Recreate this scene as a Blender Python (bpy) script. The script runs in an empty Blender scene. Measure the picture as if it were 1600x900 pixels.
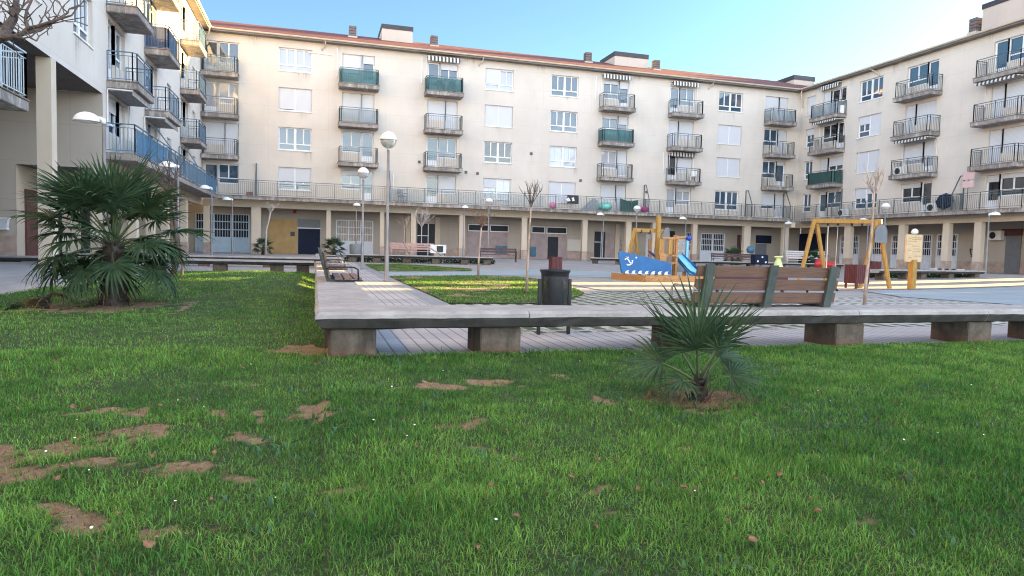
import bpy, bmesh, math, random
import numpy as np
from mathutils import Vector, Matrix, Euler
random.seed(7); RNG = np.random.default_rng(7)
C = bpy.context.scene.collection
R = math.radians
# ---------------------------------------------------------------- camera
HE = 1.05
FPX, YAW, PITCH, ROLL = 1066.6, 0.281547, 0.0580568, 0.0252472
cy, sy, cp, sp = math.cos(YAW), math.sin(YAW), math.cos(PITCH), math.sin(PITCH)
fwd = np.array([sy*cp, cy*cp, -sp]); rgt = np.array([cy, -sy, 0.0]); dwn = np.cross(fwd, rgt)
cr, sr = math.cos(ROLL), math.sin(ROLL)
MC = np.array([cr*rgt - sr*dwn, sr*rgt + cr*dwn, fwd])
CAM = np.array([0, 0, HE])
cam = bpy.data.objects.new('camera', bpy.data.cameras.new('camera')); C.objects.link(cam)
cam.data.sensor_width = 36.0; cam.data.lens = 36.0*FPX/1600.0
cam.data.clip_start = 0.05; cam.data.clip_end = 3000
mw = Matrix.Identity(4)
for i in range(3):
    mw[i][0] = MC[0][i]; mw[i][1] = -MC[1][i]; mw[i][2] = -MC[2][i]; mw[i][3] = CAM[i]
cam.matrix_world = mw
bpy.context.scene.camera = cam
# measuring helpers: where a line of sight meets the ground or a wall plane
def ray(x, y): return MC.T @ np.array([(x-800)/FPX, (y-450)/FPX, 1.0])
def G(x, y, z=0.0):
    d = ray(x, y); return CAM + (z-HE)/d[2]*d
def PY(x, y, Y):
    d = ray(x, y); return CAM + Y/d[1]*d
def PX(x, y, X):
    d = ray(x, y); return CAM + X/d[0]*d
# ---------------------------------------------------------------- light
SUN = Vector((1.0, 0.17, 0.128)).normalized()
SUN_EL = math.asin(SUN.z); SUN_AZ = math.atan2(SUN.x, SUN.y)
w = bpy.data.worlds.new('World'); bpy.context.scene.world = w; w.use_nodes = True
nt = w.node_tree; nt.nodes.clear()
sky = nt.nodes.new('ShaderNodeTexSky'); sky.sky_type = 'NISHITA'; sky.sun_disc = False
sky.sun_elevation = SUN_EL; sky.sun_rotation = SUN_AZ; sky.altitude = 400
sky.air_density = 1.0; sky.dust_density = 0.15; sky.ozone_density = 2.5
bg = nt.nodes.new('ShaderNodeBackground'); bg.inputs[1].default_value = 0.09
ow = nt.nodes.new('ShaderNodeOutputWorld')
# added fill: sky brightened and greyed overhead and behind the camera, dimmed over roofs
tcw = nt.nodes.new('ShaderNodeTexCoord'); spw = nt.nodes.new('ShaderNodeSeparateXYZ'); nt.links.new(tcw.outputs['Generated'], spw.inputs[0])
mrw = nt.nodes.new('ShaderNodeMapRange'); mrw.interpolation_type = 'SMOOTHSTEP'; dtw = nt.nodes.new('ShaderNodeVectorMath'); dtw.operation = 'DOT_PRODUCT'; dtw.inputs[1].default_value = (-.22, .975, 0); nt.links.new(tcw.outputs['Generated'], dtw.inputs[0])
nt.links.new(dtw.outputs['Value'], mrw.inputs[0])
mrw.inputs[1].default_value = -.6; mrw.inputs[2].default_value = .8; mrw.inputs[3].default_value = 2.3; mrw.inputs[4].default_value = .50
bwv = nt.nodes.new('ShaderNodeMapRange'); nt.links.new(spw.outputs[1], bwv.inputs[0])
bwv.inputs[1].default_value = -.2; bwv.inputs[2].default_value = .7; bwv.inputs[3].default_value = .66; bwv.inputs[4].default_value = .0
hsw = nt.nodes.new('ShaderNodeHueSaturation'); hsw.inputs['Saturation'].default_value = 1.0; nt.links.new(sky.outputs[0], hsw.inputs['Color'])
bww = nt.nodes.new('ShaderNodeRGBToBW'); nt.links.new(sky.outputs[0], bww.inputs[0])
gryw = nt.nodes.new('ShaderNodeVectorMath'); gryw.operation = 'SCALE'; gryw.inputs[0].default_value = (1.0, 1.0, 1.0); nt.links.new(bww.outputs[0], gryw.inputs['Scale'])
mxw = nt.nodes.new('ShaderNodeMix'); mxw.data_type = 'RGBA'; nt.links.new(bwv.outputs[0], mxw.inputs[0]); nt.links.new(hsw.outputs[0], mxw.inputs[6]); nt.links.new(gryw.outputs[0], mxw.inputs[7])
vmw = nt.nodes.new('ShaderNodeVectorMath'); vmw.operation = 'SCALE'; nt.links.new(mxw.outputs[2], vmw.inputs[0]); nt.links.new(mrw.outputs[0], vmw.inputs['Scale'])
nt.links.new(vmw.outputs[0], bg.inputs[0]); nt.links.new(bg.outputs[0], ow.inputs[0])
sl = bpy.data.lights.new('sun', 'SUN'); sl.energy = 5.0; sl.angle = R(0.5); sl.color = (1.0, 0.67, 0.24)
so = bpy.data.objects.new('sun', sl); C.objects.link(so)
so.rotation_euler = SUN.to_track_quat('Z', 'Y').to_euler(); so.location = (30, 10, 40)
sc = bpy.context.scene
sc.view_settings.view_transform = 'Standard'; sc.view_settings.look = 'None'
sc.view_settings.gamma = 1.0; sc.view_settings.use_curve_mapping = False
sc.view_settings.exposure = 3.38
sc.cycles.max_bounces = 6; sc.cycles.diffuse_bounces = 3; sc.cycles.glossy_bounces = 3
sc.cycles.transparent_max_bounces = 12; sc.cycles.transmission_bounces = 4
sc.cycles.caustics_reflective = False; sc.cycles.caustics_refractive = False
sc.cycles.use_denoising = True; sc.cycles.denoising_input_passes = "RGB_ALBEDO_NORMAL"; sc.cycles.denoising_prefilter = "NONE"; sc.cycles.filter_width = 1.1; sc.cycles.use_adaptive_sampling = False; sc.cycles.sample_clamp_indirect = 4.0
try: sc.cycles.denoiser = 'OPENIMAGEDENOISE'
except Exception: pass
# ---------------------------------------------------------------- materials
class NB:
    def __init__(s, name):
        s.m = bpy.data.materials.new(name); s.m.use_nodes = True
        s.t = s.m.node_tree; s.n = s.t.nodes; s.n.clear()
        s.out = s.n.new('ShaderNodeOutputMaterial'); s.b = s.n.new('ShaderNodeBsdfPrincipled')
        s.t.links.new(s.b.outputs[0], s.out.inputs[0])
        s._pos = None
    def lk(s, a, b): s.t.links.new(a, b)
    def pos(s):
        if s._pos is None: s._pos = s.n.new('ShaderNodeNewGeometry').outputs['Position']
        return s._pos
    def sep(s, v=None):
        q = s.n.new('ShaderNodeSeparateXYZ'); s.lk(v if v is not None else s.pos(), q.inputs[0]); return q.outputs
    def math(s, op, a, b=None, c=None):
        q = s.n.new('ShaderNodeMath'); q.operation = op
        for i, v in enumerate((a, b, c)):
            if v is None: continue
            if isinstance(v, (int, float)): q.inputs[i].default_value = v
            else: s.lk(v, q.inputs[i])
        return q.outputs[0]
    def noise(s, scale, detail=4, rough=.6, vec=None, dist=0):
        q = s.n.new('ShaderNodeTexNoise'); q.inputs['Scale'].default_value = scale
        q.inputs['Detail'].default_value = detail; q.inputs['Roughness'].default_value = rough
        q.inputs['Distortion'].default_value = dist
        s.lk(vec if vec is not None else s.pos(), q.inputs['Vector']); return q.outputs[0]
    def scalev(s, v3, vec=None):
        q = s.n.new('ShaderNodeVectorMath'); q.operation = 'MULTIPLY'
        s.lk(vec if vec is not None else s.pos(), q.inputs[0]); q.inputs[1].default_value = v3; return q.outputs[0]
    def mix(s, fac, a, b):
        q = s.n.new('ShaderNodeMix'); q.data_type = 'RGBA'
        if isinstance(fac, (int, float)): q.inputs[0].default_value = fac
        else: s.lk(fac, q.inputs[0])
        for i, v in ((6, a), (7, b)):
            if isinstance(v, (tuple, list)): q.inputs[i].default_value = (v[0], v[1], v[2], 1)
            else: s.lk(v, q.inputs[i])
        return q.outputs[2]
    def ramp(s, f, lo, hi, a=0.0, b=1.0):
        q = s.n.new('ShaderNodeMapRange'); q.interpolation_type = 'SMOOTHSTEP'
        s.lk(f, q.inputs[0]); q.inputs[1].default_value = lo; q.inputs[2].default_value = hi
        q.inputs[3].default_value = a; q.inputs[4].default_value = b; return q.outputs[0]
    def bump(s, h, strength=.3, dist=.02):
        q = s.n.new('ShaderNodeBump'); q.inputs['Strength'].default_value = strength; q.inputs['Distance'].default_value = dist
        s.lk(h, q.inputs['Height']); s.lk(q.outputs[0], s.b.inputs['Normal'])
    def col(s, c):
        if isinstance(c, (tuple, list)): s.b.inputs['Base Color'].default_value = (c[0], c[1], c[2], 1)
        else: s.lk(c, s.b.inputs['Base Color'])
    def rough(s, v): s.b.inputs['Roughness'].default_value = v
    def line(s, coord, period, width):      # 1 on a joint line of the given width
        m = s.math('PINGPONG', coord, period/2); return s.math('LESS_THAN', m, width/2)
def hexc(r, g, b): return (r, g, b)
def mat(name, c, rough=.6, var=.18, scale=6.0, metal=0.0, bump=0.0, bscale=60, spec=.5, detail=4):
    k = NB(name)
    if var > 0:
        f = k.ramp(k.noise(scale, detail), .3, .7)
        k.col(k.mix(f, [x*(1-var) for x in c], [min(1, x*(1+var)) for x in c]))
    else: k.col(c)
    k.rough(rough); k.b.inputs['Metallic'].default_value = metal
    k.b.inputs['Specular IOR Level'].default_value = spec
    if bump: k.bump(k.noise(bscale, 3), bump, .01)
    return k.m
MT = {}
def wallmat(name, c, joint=True, h0=0.0):
    k = NB(name); P = k.sep()
    f = k.ramp(k.noise(.35, 5, .65), .3, .72)
    f2 = k.ramp(k.noise(1.2, 6, .7, k.scalev((1.3, 1.3, .28))), .45, .8)     # rain streaks
    base = k.mix(f, [x*.93 for x in c], [x*1.05 for x in c])
    base = k.mix(k.math('MULTIPLY', f2, .22), base, [x*.68 for x in c])
    if joint:
        jz = k.line(k.math('ADD', P[2], 0.35), 1.325, .028)
        jx = k.line(k.math('ADD', k.math('ADD', P[0], P[1]), .4), 3.9, .028)
        j = k.math('MAXIMUM', jz, jx)
        base = k.mix(k.math('MULTIPLY', j, .22), base, [x*.55 for x in c])
    k.col(base); k.rough(.85); k.bump(k.noise(90, 3), .12, .01); return k.m
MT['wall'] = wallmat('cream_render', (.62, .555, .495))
def stainmat():
    k = NB('rain_stain'); at = k.n.new('ShaderNodeAttribute'); at.attribute_name = 'fade'; k.col((.16, .135, .115)); k.rough(.9)
    a = k.math('MULTIPLY', k.math('POWER', at.outputs['Fac'], 1.3), k.ramp(k.noise(3.2, 5, .75, k.scalev((3, 3, .22))), .42, .78)); a = k.math('MULTIPLY', a, .5)
    tr = k.n.new('ShaderNodeBsdfTransparent'); mx = k.n.new('ShaderNodeMixShader'); k.lk(a, mx.inputs[0]); k.lk(tr.outputs[0], mx.inputs[1]); k.lk(k.b.outputs[0], mx.inputs[2]); k.lk(mx.outputs[0], k.out.inputs[0]); return k.m
MT['stain'] = stainmat()
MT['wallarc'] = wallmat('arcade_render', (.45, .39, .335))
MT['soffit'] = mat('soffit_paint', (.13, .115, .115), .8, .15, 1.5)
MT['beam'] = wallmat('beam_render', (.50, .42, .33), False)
MT['pillar'] = wallmat('pillar_stone', (.60, .50, .40), False)
MT['plinth'] = mat('pink_stone_plinth', (.40, .30, .25), .7, .2, 3)
def slabmat():
    k = NB('weathered_slab_edge'); f = k.ramp(k.noise(2.2, 6, .7), .35, .65); f2 = k.ramp(k.noise(5, 6, .75, k.scalev((1, 1, .3))), .5, .62)
    b = k.mix(f, (.17, .15, .14), (.30, .265, .25)); b = k.mix(k.math('MULTIPLY', f2, .75), b, (.50, .46, .42))
    k.col(b); k.rough(.85); k.bump(k.noise(30, 4), .3, .01); return k.m
MT['slab'] = slabmat()
MT['slabtop'] = mat('terracotta_floor', (.22, .11, .08), .7, .2, 4)
MT['eave'] = mat('shaded_eave_board', (.17, .155, .15), .7, .15, 2)  # darkness of the shaded soffit put into the base colour
MT['gutter'] = mat('cream_gutter', (.55, .47, .37), .5, .1, 1)
def tilemat():
    k = NB('red_roof_tiles'); P = k.sep()
    w1 = k.math('PINGPONG', k.math('ADD', P[0], P[1]), .15)
    f = k.ramp(k.noise(1.3, 5), .3, .7); f2 = k.ramp(k.noise(14, 2), .35, .65)
    b = k.mix(f, (.125, .036, .030), (.20, .060, .048)); b = k.mix(k.math('MULTIPLY', f2, .5), b, (.20, .085, .06))
    b = k.mix(k.ramp(w1, 0, .05, .75, 0), b, (.05, .017, .014))
    k.col(b); k.rough(.8); k.bump(w1, .8, .3); return k.m
MT['tile'] = tilemat()
MT['white'] = mat('white_pvc', (.74, .74, .76), .4, .05, 3)
def shutmat(name, c, vertical=False):
    k = NB(name); P = k.sep(); l = k.line(P[2], .07, .016)
    k.col(k.mix(k.math('MULTIPLY', l, .35), c, [x*.5 for x in c])); k.rough(.5); return k.m
MT['shutter'] = shutmat('white_roller_shutter', (.57, .575, .61))
MT['shutter2'] = shutmat('cream_roller_shutter', (.62, .57, .52))
def glassmat(name, c, r=.03, wob=.04):
    k = NB(name); k.col(c); k.rough(r); k.b.inputs['Specular IOR Level'].default_value = .9
    k.b.inputs['IOR'].default_value = 1.6
    k.bump(k.noise(.9, 2), wob, .3); return k.m
MT['glass'] = glassmat('window_glass', (.035, .07, .11))  # bluish base stands in for blue sky reflected in the panes
MT['glassc'] = glassmat('curtained_glass', (.36, .38, .42), .06)
MT['glassd'] = glassmat('dark_door_glass', (.012, .014, .022), .08)
MT['rail'] = mat('grey_green_metal', (.10, .125, .14), .45, .1, 3, .4)
MT['railb'] = mat('sky_tinted_rail_metal', (.09, .17, .26), .4, .1, 3, .3)  # left wing railings, blue of the reflected sky put into the colour
MT['raill'] = mat('pale_blue_metal', (.45, .55, .62), .4, .1, 3, .2)
def covermat(name, c, alpha):
    k = NB(name); k.col(c); k.rough(.5)
    tr = k.n.new('ShaderNodeBsdfTransparent'); tr.inputs[0].default_value = (min(1,c[0]*2+.3), min(1,c[1]*2+.3), min(1,c[2]*2+.3), 1)
    mx = k.n.new('ShaderNodeMixShader'); mx.inputs[0].default_value = alpha
    k.lk(tr.outputs[0], mx.inputs[1]); k.lk(k.b.outputs[0], mx.inputs[2]); k.lk(mx.outputs[0], k.out.inputs[0]); return k.m
MT['cteal'] = covermat('teal_screen', (.05, .16, .17), .62)
MT['cgreen'] = covermat('dark_green_cloth', (.012, .07, .06), .97)
MT['cgrey'] = covermat('grey_screen', (.33, .38, .42), .55)
MT['cgrey2'] = covermat('thin_grey_screen', (.34, .37, .40), .3)
MT['cblue'] = covermat('blue_screen', (.05, .24, .50), .55)
MT['cnavy'] = covermat('navy_screen', (.02, .045, .12), .92)
MT['conc'] = mat('grey_concrete', (.34, .32, .31), .85, .25, 3, 0, .4, 70)
def benchmat():
    k = NB('weathered_bench_concrete'); P = k.sep(); nrm = k.n.new('ShaderNodeNewGeometry').outputs['Normal']; N = k.sep(nrm)
    f = k.ramp(k.noise(4, 6, .7), .3, .7); f2 = k.ramp(k.noise(26, 4, .7), .56, .72); f3 = k.ramp(k.noise(2.2, 6, .7, k.scalev((1, 1, .5))), .4, .62)
    b = k.mix(f, (.30, .278, .272), (.39, .365, .358)); b = k.mix(k.math('MULTIPLY', f2, .55), b, (.17, .16, .15))

    b = k.mix(k.math("MULTIPLY", f3, .3), b, (.15, .147, .14))
    k.col(b); k.rough(.85); k.bump(k.noise(110, 4, .7), .35, .006); return k.m
MT['bench'] = benchmat()
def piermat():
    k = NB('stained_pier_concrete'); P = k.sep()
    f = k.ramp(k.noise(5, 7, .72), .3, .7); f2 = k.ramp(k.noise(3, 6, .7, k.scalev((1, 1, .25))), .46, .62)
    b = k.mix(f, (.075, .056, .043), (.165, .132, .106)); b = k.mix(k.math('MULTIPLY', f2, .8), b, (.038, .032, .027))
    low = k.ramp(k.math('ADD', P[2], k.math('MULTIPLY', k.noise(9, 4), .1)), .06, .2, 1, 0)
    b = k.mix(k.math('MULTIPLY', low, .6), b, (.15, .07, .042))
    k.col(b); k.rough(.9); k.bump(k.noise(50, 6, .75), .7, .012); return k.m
MT['pier'] = piermat(); MT['benchu'] = mat('dark_bench_edge', (.045, .041, .039), .9, .35, 5, 0, .4, 60)  # benchu: near-black lower edges and underside of the bench slabs
MT['doord'] = mat('dark_painted_door', (.02, .022, .032), .55, .15, 3, spec=.25)
MT['lamp'] = mat('grey_lamp_pole', (.23, .215, .22), .45, .12, 3, .3)
MT['lampw'] = mat('white_lamp_hood', (.80, .80, .80), .35, .04, 3)
def globemat():
    k = NB('lamp_bowl'); k.col((.75, .76, .74)); k.rough(.1); k.b.inputs['Transmission Weight'].default_value = .55; return k.m
MT['bowl'] = globemat()
def woodmat(name, c, sc=(30, 2.5, 30), var=.35):
    k = NB(name); f = k.ramp(k.noise(1, 5, .6, k.scalev(sc), .4), .3, .7)
    k.col(k.mix(f, [x*(1-var) for x in c], [x*(1+var) for x in c])); k.rough(.6); k.bump(f, .15, .004); return k.m
MT['slat'] = woodmat('brown_bench_slat', (.135, .072, .052), (4, 60, 60), .22)
MT['slatt'] = woodmat('brown_seat_slat', (.17, .10, .085), (30, 4, 60), .25)
MT['upr'] = mat('dark_green_upright', (.055, .07, .068), .6, .2, 8)
MT['ironb'] = mat('purple_brown_iron', (.075, .035, .04), .5, .2, 6)
MT['burg'] = woodmat('burgundy_slats', (.10, .022, .026), (40, 40, 4), .35)
MT['pinkb'] = mat('pale_pink_bench_paint', (.50, .31, .27), .6, .15, 6)
MT['whiteb'] = mat('pale_grey_slats', (.58, .54, .54), .6, .1, 6)
MT['black'] = mat('black_metal', (.02, .022, .026), .4, .2, 8, .3)
def binmat():
    k = NB('perforated_black_metal'); k.col((.035, .037, .042)); k.rough(.4); k.b.inputs['Metallic'].default_value = .3
    tc = k.n.new('ShaderNodeTexCoord').outputs['Object']; s = k.sep(tc)
    a = k.math('ARCTAN2', s[1], s[0]); u = k.math('PINGPONG', a, .045); v = k.math('PINGPONG', s[2], .006)
    h = k.math('MULTIPLY', k.math('GREATER_THAN', u, .018), k.math('GREATER_THAN', v, .0024))
    tr = k.n.new('ShaderNodeBsdfTransparent'); mx = k.n.new('ShaderNodeMixShader')
    k.lk(k.math('MULTIPLY', h, .62), mx.inputs[0]); k.lk(k.b.outputs[0], mx.inputs[1]); k.lk(tr.outputs[0], mx.inputs[2]); k.lk(mx.outputs[0], k.out.inputs[0])
    return k.m
MT['perf'] = binmat()
MT['yellow'] = woodmat('yellow_timber', (.38, .215, .05), (20, 20, 3), .2)
MT['timber'] = woodmat('pine_plank', (.42, .215, .085), (3, 40, 40), .3)
MT['bluep'] = mat('blue_play_panel', (.008, .125, .36), .45, .1, 3)
MT['bluel'] = mat('light_blue_plastic', (.20, .52, .80), .3, .06, 3)
MT['blued'] = mat('royal_blue_plastic', (.02, .06, .45), .4, .06, 3)
MT['offw'] = mat('off_white_paint', (.78, .76, .74), .5, .05, 5)
MT['red'] = mat('red_plastic', (.45, .02, .025), .4, .08, 5)
MT['magenta'] = mat('magenta_plastic', (.5, .03, .22), .4, .1, 5)
MT['pinkp'] = mat('pink_plastic', (.72, .22, .38), .4, .08, 5)
MT['mint'] = mat('mint_plastic', (.18, .52, .46), .4, .1, 5)
MT['navy'] = mat('navy_door_paint', (.008, .015, .040), .6, .15, 4, spec=.2)
MT['ochre'] = mat('ochre_wall_paint', (.46, .30, .13), .8, .1, 2)
MT['pinkw'] = mat('mauve_wall_paint', (.37, .29, .29), .85, .12, 2)
MT['grille'] = mat('white_grille_paint', (.66, .68, .74), .5, .06, 4)
MT['grilleb'] = mat('pale_blue_grille_paint', (.46, .57, .68), .5, .06, 4)
MT['greyd'] = mat('grey_roller_door', (.16, .17, .19), .5, .1, 4)
MT['bluebox'] = mat('petrol_blue_box', (.035, .13, .22), .5, .12, 4)
MT['brownd'] = mat('red_brown_door', (.10, .035, .03), .5, .2, 4)
MT['chim'] = wallmat('chimney_render', (.52, .44, .39), False)
MT['cap'] = mat('dark_chimney_cap', (.035, .033, .04), .6, .15, 3)
MT['cowl'] = mat('grey_brown_cowl', (.13, .10, .095), .7, .2, 6)
def awnmat():
    k = NB('striped_awning'); P = k.sep(); l = k.line(k.math('ADD', P[0], P[1]), .26, .13)
    k.col(k.mix(l, (.62, .60, .57), (.05, .055, .065))); k.rough(.8); return k.m
MT['awn'] = awnmat()
MT['awnp'] = mat('faded_grey_awning', (.30, .28, .27), .85, .25, 7)
MT['sign'] = mat('beige_sign_board', (.60, .43, .26), .6, .1, 6)
MT['signln'] = mat('faded_brown_print', (.42, .26, .14), .7, .1, 6)
MT['stake'] = woodmat('grey_stake_wood', (.25, .18, .13), (40, 40, 4), .3)
MT['graf'] = mat('black_spray_paint', (.03, .028, .03), .7, 0)
MT['grafr'] = mat('faded_red_spray_paint', (.32, .17, .14), .8, 0)
MT['pink2'] = mat('pale_pink_board', (.62, .42, .42), .6, .05, 4)
MT['curt'] = mat('beige_curtain', (.42, .34, .28), .8, .15, 3)
# ---------------------------------------------------------------- mesh builder and tags
class MB:
    def __init__(s, tf=None, flip=False): s.v = []; s.f = []; s.mi = []; s.tf = tf; s.flip = flip; s.cur = 0
    def addv(s, p):
        s.v.append(tuple(s.tf(*p)) if s.tf else tuple(p)); return len(s.v)-1
    def face(s, idx): s.f.append(tuple(reversed(idx)) if s.flip else tuple(idx)); s.mi.append(s.cur)
    def poly(s, pts): s.face([s.addv(p) for p in pts])
    def box(s, x0, x1, y0, y1, z0, z1, bev=0):
        if x1 < x0: x0, x1 = x1, x0
        if y1 < y0: y0, y1 = y1, y0
        if z1 < z0: z0, z1 = z1, z0
        i = [s.addv(p) for p in ((x0,y0,z0),(x1,y0,z0),(x1,y1,z0),(x0,y1,z0),(x0,y0,z1),(x1,y0,z1),(x1,y1,z1),(x0,y1,z1))]
        for q in ((0,3,2,1),(4,5,6,7),(0,1,5,4),(1,2,6,5),(2,3,7,6),(3,0,4,7)): s.face([i[k] for k in q])
    def bar(s, a, b, w, h=None, up=(0, 0, 1)):       # box beam from a to b
        h = h or w; a = Vector(a); b = Vector(b); d = (b-a).normalized(); u = Vector(up)
        sd = d.cross(u)
        if sd.length < 1e-4: sd = d.cross(Vector((1, 0, 0)))
        sd.normalize(); u = sd.cross(d).normalized()
        c = [(-1,-1),(1,-1),(1,1),(-1,1)]
        i0 = [s.addv(a + sd*(w/2*x) + u*(h/2*y)) for x, y in c]; i1 = [s.addv(b + sd*(w/2*x) + u*(h/2*y)) for x, y in c]
        for k in range(4): s.face((i0[k], i0[(k+1) % 4], i1[(k+1) % 4], i1[k]))
        s.face(tuple(reversed(i0))); s.face(tuple(i1))
    def tube(s, pts, rad, n=8, cap=True):
        pts = [Vector(p) for p in pts]; rings = []
        if isinstance(rad, (int, float)): rad = [rad]*len(pts)
        ref = None
        for k, p in enumerate(pts):
            d = (pts[min(k+1, len(pts)-1)] - pts[max(k-1, 0)]).normalized()
            if ref is None:
                ref = d.orthogonal().normalized()
            ref = (ref - d*ref.dot(d))
            ref = ref.normalized() if ref.length > 1e-5 else d.orthogonal().normalized()
            b = d.cross(ref)
            rings.append([s.addv(p + (ref*math.cos(2*math.pi*j/n) + b*math.sin(2*math.pi*j/n))*rad[k]) for j in range(n)])
        for k in range(len(rings)-1):
            for j in range(n): s.face((rings[k][j], rings[k][(j+1) % n], rings[k+1][(j+1) % n], rings[k+1][j]))
        if cap:
            s.face(tuple(reversed(rings[0]))); s.face(tuple(rings[-1]))
    def lathe(s, prof, n=20, c=(0, 0, 0)):            # (r, z) profile round a vertical axis
        rings = []
        for r, z in prof:
            rings.append([s.addv((c[0]+r*math.cos(2*math.pi*j/n), c[1]+r*math.sin(2*math.pi*j/n), c[2]+z)) for j in range(n)])
        for k in range(len(rings)-1):
            for j in range(n): s.face((rings[k][j], rings[k][(j+1) % n], rings[k+1][(j+1) % n], rings[k+1][j]))
    def prism(s, pts, d):                               # flat outline pushed along vector d
        a = [s.addv(p) for p in pts]; b = [s.addv(tuple(p[i]+d[i] for i in range(3))) for p in pts]; n = len(pts)
        s.face(tuple(reversed(a))); s.face(tuple(b))
        for k in range(n): s.face((a[k], a[(k+1) % n], b[(k+1) % n], b[k]))
    def build(s, name, m, parent=None, smooth=False, bevel=0, fixn=True, loc=None):
        me = bpy.data.meshes.new(name); me.from_pydata(s.v, [], s.f)
        for x in (m if isinstance(m, (list, tuple)) else [m]): me.materials.append(MT[x] if isinstance(x, str) else x)
        if isinstance(m, (list, tuple)): me.polygons.foreach_set('material_index', s.mi)
        if fixn or bevel:
            bm = bmesh.new(); bm.from_mesh(me); bmesh.ops.recalc_face_normals(bm, faces=bm.faces[:])
            if bevel: bmesh.ops.bevel(bm, geom=[e for e in bm.edges if e.is_manifold and e.calc_face_angle(0) > .5], offset=bevel, segments=2, affect='EDGES', clamp_overlap=True)
            bm.to_mesh(me); bm.free()
        if smooth: me.polygons.foreach_set('use_smooth', [True]*len(me.polygons))
        o = bpy.data.objects.new(name, me); C.objects.link(o)
        if parent: o.parent = parent
        if loc: o.location = loc
        return o
def tag(o, label=None, cat=None, group=None, kind=None):
    if label: o['label'] = label
    if cat: o['category'] = cat
    if group: o['group'] = group
    if kind: o['kind'] = kind
    return o
def thing(name, label, cat, loc=(0, 0, 0), rz=0, group=None):
    o = bpy.data.objects.new(name, None); C.objects.link(o); o.location = loc; o.rotation_euler = (0, 0, rz)
    o.empty_display_size = .2
    return tag(o, label, cat, group)
def dup(root, loc, rz=0, label=None, scale=None, group=None):
    r = root.copy(); C.objects.link(r); r.location = loc; r.rotation_euler = (0, 0, rz)
    if scale: r.scale = (scale,)*3
    if label: r['label'] = label
    if group: r['group'] = group
    for ch in list(root.children):
        c = ch.copy(); C.objects.link(c); c.parent = r
        for g in ch.children:
            d = g.copy(); C.objects.link(d); d.parent = c
    return r
def sstep(a, b, x):
    t = np.clip((x-a)/(b-a), 0, 1); return t*t*(3-2*t)
def zg(X, Y):                                            # the square rises a little towards the arcades
    return float(np.maximum(np.maximum(.25*sstep(32, 46, Y), .27*sstep(18, 37, X)), .25*sstep(-4.6, -6.6, X)*sstep(8, 14, Y)))
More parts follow.
